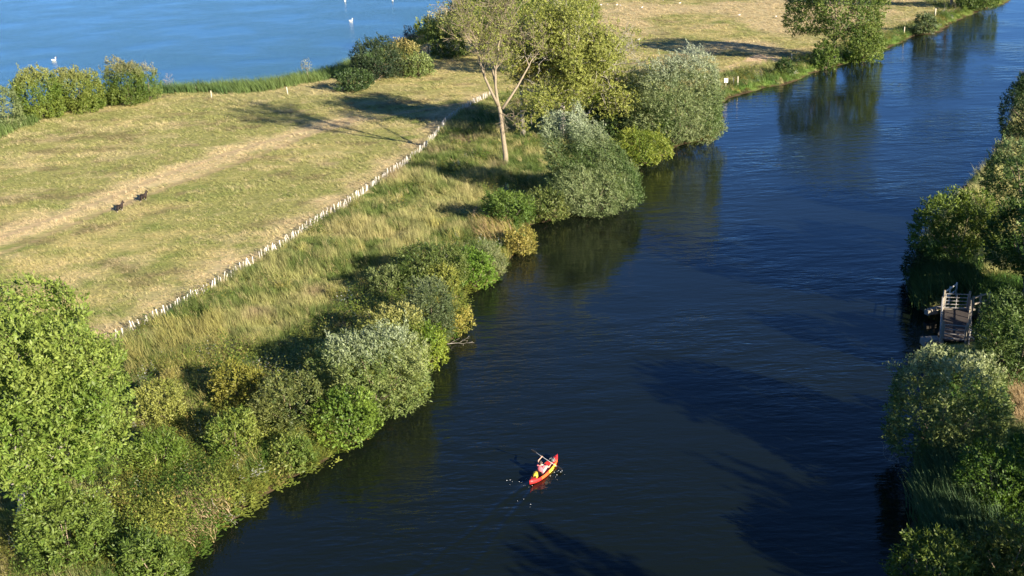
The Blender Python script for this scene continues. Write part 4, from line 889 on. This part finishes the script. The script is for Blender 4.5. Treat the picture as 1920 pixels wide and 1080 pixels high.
# ------------------------------------------------------------------ grass, herbs and reeds (uncountable)
def src_collection(name, meshes, mat):
    c = bpy.data.collections.new(name)
    for i, me in enumerate(meshes):
        me.materials.clear(); me.materials.append(mat); o = bpy.data.objects.new(name + '_tuft', me); c.objects.link(o)
    return c
def tuft(kind, seed):
    r = random.Random(seed); V = []; Fc = []
    def blade(x, y, h, w, bend, az, segs=2):
        dx, dy = cos(az), sin(az); px_, py_ = -dy, dx; b = len(V); bx, by = bend
        for s in range(segs + 1):
            t = s / segs; ww = w * (1 - t * .85) if s < segs else 0.0; cx = x + dx * .15 * h * t + bx * h * t * t; cy = y + dy * .15 * h * t + by * h * t * t; cz = h * t * (1 - .25 * t * math.hypot(bx, by))
            if s < segs: V.append((cx - px_ * ww, cy - py_ * ww, cz)); V.append((cx + px_ * ww, cy + py_ * ww, cz))
            else: V.append((cx, cy, cz))
        for s in range(segs - 1): Fc.append((b + 2 * s, b + 2 * s + 1, b + 2 * s + 3, b + 2 * s + 2))
        e = b + 2 * (segs - 1); Fc.append((e, e + 1, e + 2))
    if kind == 'grass':
        for i in range(13): blade(r.gauss(0, .16), r.gauss(0, .16), r.uniform(.6, 1.1), r.uniform(.022, .045), (-.65 + r.gauss(0, .2), .15 + r.gauss(0, .2)), r.uniform(0, 6.28))
    elif kind == 'tall':
        for i in range(16): blade(r.gauss(0, .2), r.gauss(0, .2), r.uniform(.6, 1.15), r.uniform(.016, .032), (-.38 + r.gauss(0, .15), .1 + r.gauss(0, .15)), r.uniform(0, 6.28), 3)
    elif kind == 'reed':
        for i in range(14): blade(r.gauss(0, .22), r.gauss(0, .22), r.uniform(.7, 1.15), r.uniform(.018, .034), (-.45 + r.gauss(0, .12), .08 + r.gauss(0, .1)), r.uniform(0, 6.28), 3)
    elif kind == 'herb':
        for s_ in range(4):
            x, y = r.gauss(0, .2), r.gauss(0, .2); h = r.uniform(.55, 1.1); lx, ly = -.15 + r.gauss(0, .12), r.gauss(0, .12)
            for q in range(9):
                t = .15 + .85 * q / 8; az = q * 2.4 + r.random(); L = .24 * (1.15 - t * .7); c = Vector((x + lx * h * t * t, y + ly * h * t * t, h * t)); d = Vector((cos(az), sin(az), r.uniform(.0, .5))); sd = Vector((-sin(az), cos(az), 0)) * L * .22
                b = len(V); V.extend([tuple(c), tuple(c + d * L * .5 + sd), tuple(c + d * L), tuple(c + d * L * .5 - sd)]); Fc.append((b, b + 1, b + 2, b + 3))
    me = bpy.data.meshes.new(kind + '_tuft'); me.from_pydata(V, [], Fc); me.update(); return me
SRC = {k: src_collection(k, [tuft(k, 10 * i + 3) for i in range(5)], BLADE) for k in ('grass', 'tall', 'reed', 'herb')}
def gn_group(src):
    g = bpy.data.node_groups.new('scatter', 'GeometryNodeTree')
    g.interface.new_socket('Geometry', in_out='INPUT', socket_type='NodeSocketGeometry'); g.interface.new_socket('Geometry', in_out='OUTPUT', socket_type='NodeSocketGeometry')
    n, l = g.nodes, g.links; gi = n.new('NodeGroupInput'); go = n.new('NodeGroupOutput'); iop = n.new('GeometryNodeInstanceOnPoints'); ci = n.new('GeometryNodeCollectionInfo')
    ci.inputs['Collection'].default_value = src; ci.inputs['Separate Children'].default_value = True; ci.inputs['Reset Children'].default_value = True
    iop.inputs['Pick Instance'].default_value = True
    def named(nm, tp):
        a = n.new('GeometryNodeInputNamedAttribute'); a.data_type = tp; a.inputs['Name'].default_value = nm; return a.outputs['Attribute']
    l.new(gi.outputs[0], iop.inputs['Points']); l.new(ci.outputs[0], iop.inputs['Instance']); l.new(named('rot', 'FLOAT_VECTOR'), iop.inputs['Rotation']); l.new(named('scl', 'FLOAT_VECTOR'), iop.inputs['Scale'])
    l.new(iop.outputs[0], go.inputs[0]); return g
GROUPS = {k: gn_group(c) for k, c in SRC.items()}
COUNT = [0]
def scatter(name, label, kind, P, rot, scl, col):
    n = len(P); COUNT[0] += n; me = bpy.data.meshes.new(name); me.vertices.add(n); me.vertices.foreach_set('co', P.astype(np.float32).ravel())
    for nm, tp, arr in (('rot', 'FLOAT_VECTOR', rot), ('scl', 'FLOAT_VECTOR', scl)): a = me.attributes.new(nm, tp, 'POINT'); a.data.foreach_set('vector', arr.astype(np.float32).ravel())
    a = me.attributes.new('tint', 'FLOAT_COLOR', 'POINT'); a.data.foreach_set('color', np.concatenate([np.clip(col, 0, 1), np.ones((n, 1))], 1).astype(np.float32).ravel())
    o = link(name, me); m = o.modifiers.new('scatter', 'NODES'); m.node_group = GROUPS[kind]; tag(o, label, kind='stuff'); return o
def cand(x0, x1, y0, y1, k, smin=.3, smax=2.0, seed=0, margin=5.0):
    """jittered points over a world rectangle, thinner with distance, kept where the camera (or one a few steps aside) can see them"""
    r = np.random.default_rng(seed); X = []; Y = []; S = []; y = y0
    while y < y1:
        s = min(max(y * k, smin), smax); xs = np.arange(x0, x1, s); X.append(xs + r.uniform(-.5, .5, len(xs)) * s); Y.append(y + r.uniform(-.5, .5, len(xs)) * s); S.append(np.full(len(xs), s)); y += s
    X, Y, S = map(np.concatenate, (X, Y, S))
    d = np.stack([X, Y, np.full(X.shape, GZ - CAMZ)], -1); z = d @ np.array(FW); u = d @ np.array(RT) / z * FPX; v = -(d @ np.array(UP)) / z * FPX; m = margin / z * FPX
    ok = (abs(u) < 960 + m) & (v < 540 + m) & (v > -540 - m); return X[ok], Y[ok], S[ok], r
def place(X, Y, r, hs, ws, tilt=.12):
    n = len(X); rot = np.stack([r.normal(0, tilt, n), r.normal(0, tilt, n), r.normal(0, .5, n)], -1); return rot, np.stack([ws, ws, hs], -1)
# pasture grass
X, Y, S, r = cand(-150, 130, 40, 330, .0037, .3, 1.5, 1)
c, pen, rt, bank, d = cover(X, Y)
n2 = vnoise(X, Y, 1.1, 7); n3 = vnoise(X * .6 + Y * .25, Y * 1.3, 3.2, 11); trk = np.minimum(dist_line(TRACK1, X, Y), dist_line(TRACK2, X, Y))
keep = pen & (~bank) & (d > 1.2) & (r.random(len(X)) < np.clip(.25 + 1.1 * n2, .2, 1) * sstep(.1, 1.1, trk) )
X, Y, S, c, n2, n3 = (q[keep] for q in (X, Y, S, c, n2, n3)); Z = height(X, Y)
hs = (.14 + .30 * n3 * n3 + .12 * n2) * r.uniform(.7, 1.3, len(X)) * (1 + (Y > 160) * .15); ws = np.clip(S * 1.5, .5, 2.2) * r.uniform(.7, 1.2, len(X))
t = r.random(len(X)); col = c * r.uniform(.84, 1.18, (len(X), 1)); m_ = t < .10; col[m_] = col[m_] * .5 + C_DRY * .5; m_ = t > .92; col[m_] = col[m_] * .5 + C_GREEN * .5
rot, scl = place(X, Y, r, hs, ws); scatter('pasture_grass', 'dry wind-combed grass covering the pastures between lake and river', 'grass', np.stack([X, Y, Z - .03], -1), rot, scl, col)
# bank: tall grass
X, Y, S, r = cand(-60, 130, 35, 300, .0040, .26, 1.4, 2)
c, pen, rt, bank, d = cover(X, Y); n2 = vnoise(X, Y, 2.2, 7); n3 = fbm(X, Y, 7, 13)
keep = pen & bank & (d > .25) & (r.random(len(X)) < .35 + .9 * n2); X, Y, S, c, n2, n3, d = (q[keep] for q in (X, Y, S, c, n2, n3, d)); Z = height(X, Y)
hs = (.35 + .75 * n2 * n3 * 2.0) * r.uniform(.7, 1.3, len(X)) * np.clip(.7 + d * .2, .7, 1.15); ws = np.clip(S * 1.7, .6, 2.4) * r.uniform(.7, 1.2, len(X))
col = c * r.uniform(.75, 1.3, (len(X), 1)); t = r.random(len(X)); col[t < .10] = C_STRAW * .9
rot, scl = place(X, Y, r, hs, ws); scatter('bank_grass', 'tall tufted grass on the bank between the paling fence and the river', 'tall', np.stack([X, Y, Z - .03], -1), rot, scl, col)
# bank: leafy weeds, thick by the water
X, Y, S, r = cand(-60, 130, 35, 330, .0055, .36, 1.8, 3)
c, pen, rt, bank, d = cover(X, Y); n3 = fbm(X, Y, 5, 23); near_ = Y < 75
keep = pen & (bank | (d < 4)) & (d > -.35) & (r.random(len(X)) < np.clip(sstep(10, 2.5, d) * 1.0 + near_ * .5 * sstep(14, 6, d) + sstep(.55, .68, n3) * .5, 0, 1))
X, Y, S, c, n3, d = (q[keep] for q in (X, Y, S, c, n3, d)); Z = np.maximum(height(X, Y), 0)
hs = (.55 + 1.0 * n3) * r.uniform(.6, 1.35, len(X)) * np.clip(.5 + d * .35, .5, 1.2); ws = np.clip(S * 2.0, .8, 2.6) * r.uniform(.7, 1.2, len(X))
k_ = vnoise(X, Y, 2.8, 31)[:, None]; col = np.where(k_ < .38, np.array((.17, .17, .03)), np.where(k_ < .62, np.array((.085, .14, .02)), np.array((.13, .17, .03)))) * r.uniform(.7, 1.35, (len(X), 1)); t = r.random(len(X)); col[t < .10] = (.30, .25, .06); col[t > .985] = (.5, .5, .4)
rot, scl = place(X, Y, r, hs, ws, .15); scatter('bank_herbs', 'nettles, docks and other leafy weeds crowding the left bank of the river', 'herb', np.stack([X, Y, Z - .03], -1), rot, scl, col)
# tall weed thicket down to the water on the near bank
X, Y, S, r = cand(-60, 10, 35, 100, .0055, .32, .5, 14); c, pen, rt, bank, d = cover(X, Y); bank = bank | (d < 0); n3 = fbm(X, Y, 3.0, 83); n4 = vnoise(X, Y, 5.5, 85)
thick = in_poly(w2([(150, 1150), (200, 760), (260, 680), (420, 650), (560, 640), (640, 560), (760, 500), (950, 440), (960, 520), (900, 660), (760, 860), (470, 1060), (350, 1150)], GZ), X, Y)
keep = bank & thick & (d > -.35) & (r.random(len(X)) < np.maximum(np.clip(n3 * 2.2 - .35, .05, 1), .85 * (d < 1.2))); X, Y, S, n3, n4, d = (q[keep] for q in (X, Y, S, n3, n4, d)); n = len(X)
rot, scl = place(X, Y, r, (.7 + 1.5 * n3 * n4 * 1.6) * r.uniform(.6, 1.3, n) * np.clip(.65 + d * .3, .6, 1.1), r.uniform(1.0, 1.7, n), .2)
k_ = np.clip(vnoise(X, Y, 2.2, 87) * 1.6 - .3 + r.normal(0, .12, n), 0, 1)[:, None]; col = (np.array((.085, .145, .02)) * (1 - k_) + np.array((.23, .25, .045)) * k_) * r.uniform(.75, 1.3, (n, 1)); t = r.random(n); col[t < .06] = (.32, .26, .08); col[t > .99] = (.55, .55, .45)
scatter('weed_thicket', 'thick yellow-green tangle of tall weeds spilling to the water on the near left bank', 'herb', np.stack([X, Y, np.maximum(height(X, Y), 0) - .03], -1), rot, scl, col)
# straw coloured seed stalks below the fence end
X, Y, S, r = cand(-40, 5, 60, 110, .004, .28, .5, 4); c, pen, rt, bank, d = cover(X, Y)
pc = w2([(290, 610), (420, 600), (430, 690), (330, 715)], GZ); pc2 = w2([(430, 500), (560, 470), (640, 560), (520, 620)], GZ)
keep = bank & ((in_poly(pc, X, Y) & (r.random(len(X)) < .45)) | ((vnoise(X, Y, 2.5, 44) > .74) & (r.random(len(X)) < .5))); X, Y, S = X[keep], Y[keep], S[keep]; Z = height(X, Y); n = len(X)
rot, scl = place(X, Y, r, r.uniform(.9, 1.6, n), np.full(n, .9)); scatter('seed_stalks', 'tall straw-yellow seed stalks standing in the bank grass', 'tall', np.stack([X, Y, Z], -1), rot, scl, np.array((.30, .275, .085)) * r.uniform(.7, 1.3, (n, 1)))
# lake side reeds
X, Y, S, r = cand(-160, 60, 130, 330, .0036, .4, 1.2, 5); pen = in_poly(PEN, X, Y); dl = dist_line(WS, X, Y); keep = (dl < np.where(pen, 5.5 + vnoise(X, Y, 6, 3) * 4.5, .8)); X, Y, S, dl = X[keep], Y[keep], S[keep], dl[keep]; n = len(X)
rot, scl = place(X, Y, r, r.uniform(1.4, 2.4, n), np.clip(S * 1.9, 1, 2.4)); k_ = vnoise(X, Y, 5, 17)[:, None]
scatter('lake_reeds', 'green reed belt along the lake shore', 'reed', np.stack([X, Y, np.maximum(height(X, Y), -.1) - .05], -1), rot, scl, (np.array((.06, .12, .03)) * (1 - k_) + np.array((.14, .19, .05)) * k_) * r.uniform(.7, 1.3, (n, 1)))
# right bank
X, Y, S, r = cand(10, 110, 30, 290, .0048, .3, 1.4, 6, 14.0); c, pen, rt, bank, d = cover(X, Y); n3 = fbm(X, Y, 5, 29)
keep = rt & (d > -.2) & (dist_line([tuple(((A_ + B_) / 2)[:2]), tuple(((C_ + D_) / 2)[:2])], X, Y) > 2.2); X, Y, S, c, n3, d = (q[keep] for q in (X, Y, S, c, n3, d)); Z = np.maximum(height(X, Y), 0)
n = len(X); sel = (r.random(n) < .5); dry_ = in_poly(w2([(1880, 690), (2000, 680), (2000, 800), (1900, 800)], GZ), X, Y)
rot, scl = place(X, Y, r, (.5 + .9 * n3) * r.uniform(.6, 1.3, n) * np.where(dry_, .6, 1), np.clip(S * 2, .8, 2.5), .15)
col = np.where(dry_[:, None], np.array((.42, .31, .17)), c * np.array((.9, 1, .9))) * r.uniform(.7, 1.3, (n, 1)); P_ = np.stack([X, Y, Z - .03], -1)
m = sel & ~dry_; scatter('right_bank_herbs', 'leafy weeds under the trees of the right bank', 'herb', P_[m], rot[m], scl[m], col[m])
m = ~m; scatter('right_bank_grass', 'rank grass with a dry patch on the right bank', 'tall', P_[m], rot[m], scl[m], col[m])
def reed_bed(name, label, poly, seed, h, c1, c2, s=.3):
    pw = w2(poly, .3); xs = [p[0] for p in pw]; ys = [p[1] for p in pw]; X, Y, S, r = cand(min(xs), max(xs), min(ys), max(ys), .001, s, s, seed); k = in_poly(pw, X, Y); X, Y = X[k], Y[k]; n = len(X)
    rot, scl = place(X, Y, r, r.uniform(.75, 1.2, n) * h, np.full(n, 1.3)); t = r.random((n, 1)); scatter(name, label, 'reed', np.stack([X, Y, np.maximum(height(X, Y), -.1)], -1), rot, scl, np.array(c1) * (1 - t) + np.array(c2) * t)
reed_bed('feathery_reeds', 'feathery blue-green reeds below the round pale-leaved bush on the right bank', [(1735, 880), (1800, 870), (1890, 930), (1860, 1030), (1790, 1060), (1728, 1000), (1722, 925)], 61, 2.3, (.05, .10, .035), (.11, .17, .07), .33)
reed_bed('dark_reeds', 'dark reeds at the water between the yellow-green tree and the gates', [(1712, 535), (1720, 510), (1830, 520), (1822, 565), (1770, 572), (1722, 578)], 62, 1.9, (.04, .08, .02), (.10, .15, .04), .33)
reed_bed('point_reeds', 'yellow and pinkish dry sedge on the small point by the golden shrub', [(895, 425), (940, 415), (965, 440), (930, 470), (905, 460)], 63, 1.3, (.30, .28, .06), (.40, .27, .16), .4)
reed_bed('pale_sedge', 'pale dry sedge hanging to the water on the near left bank', [(330, 975), (400, 925), (425, 965), (375, 1015), (330, 1030)], 64, 1.0, (.30, .24, .11), (.36, .27, .16), .25)
print('scatter points', COUNT[0], 'leaf triangles', TOTAL[0])
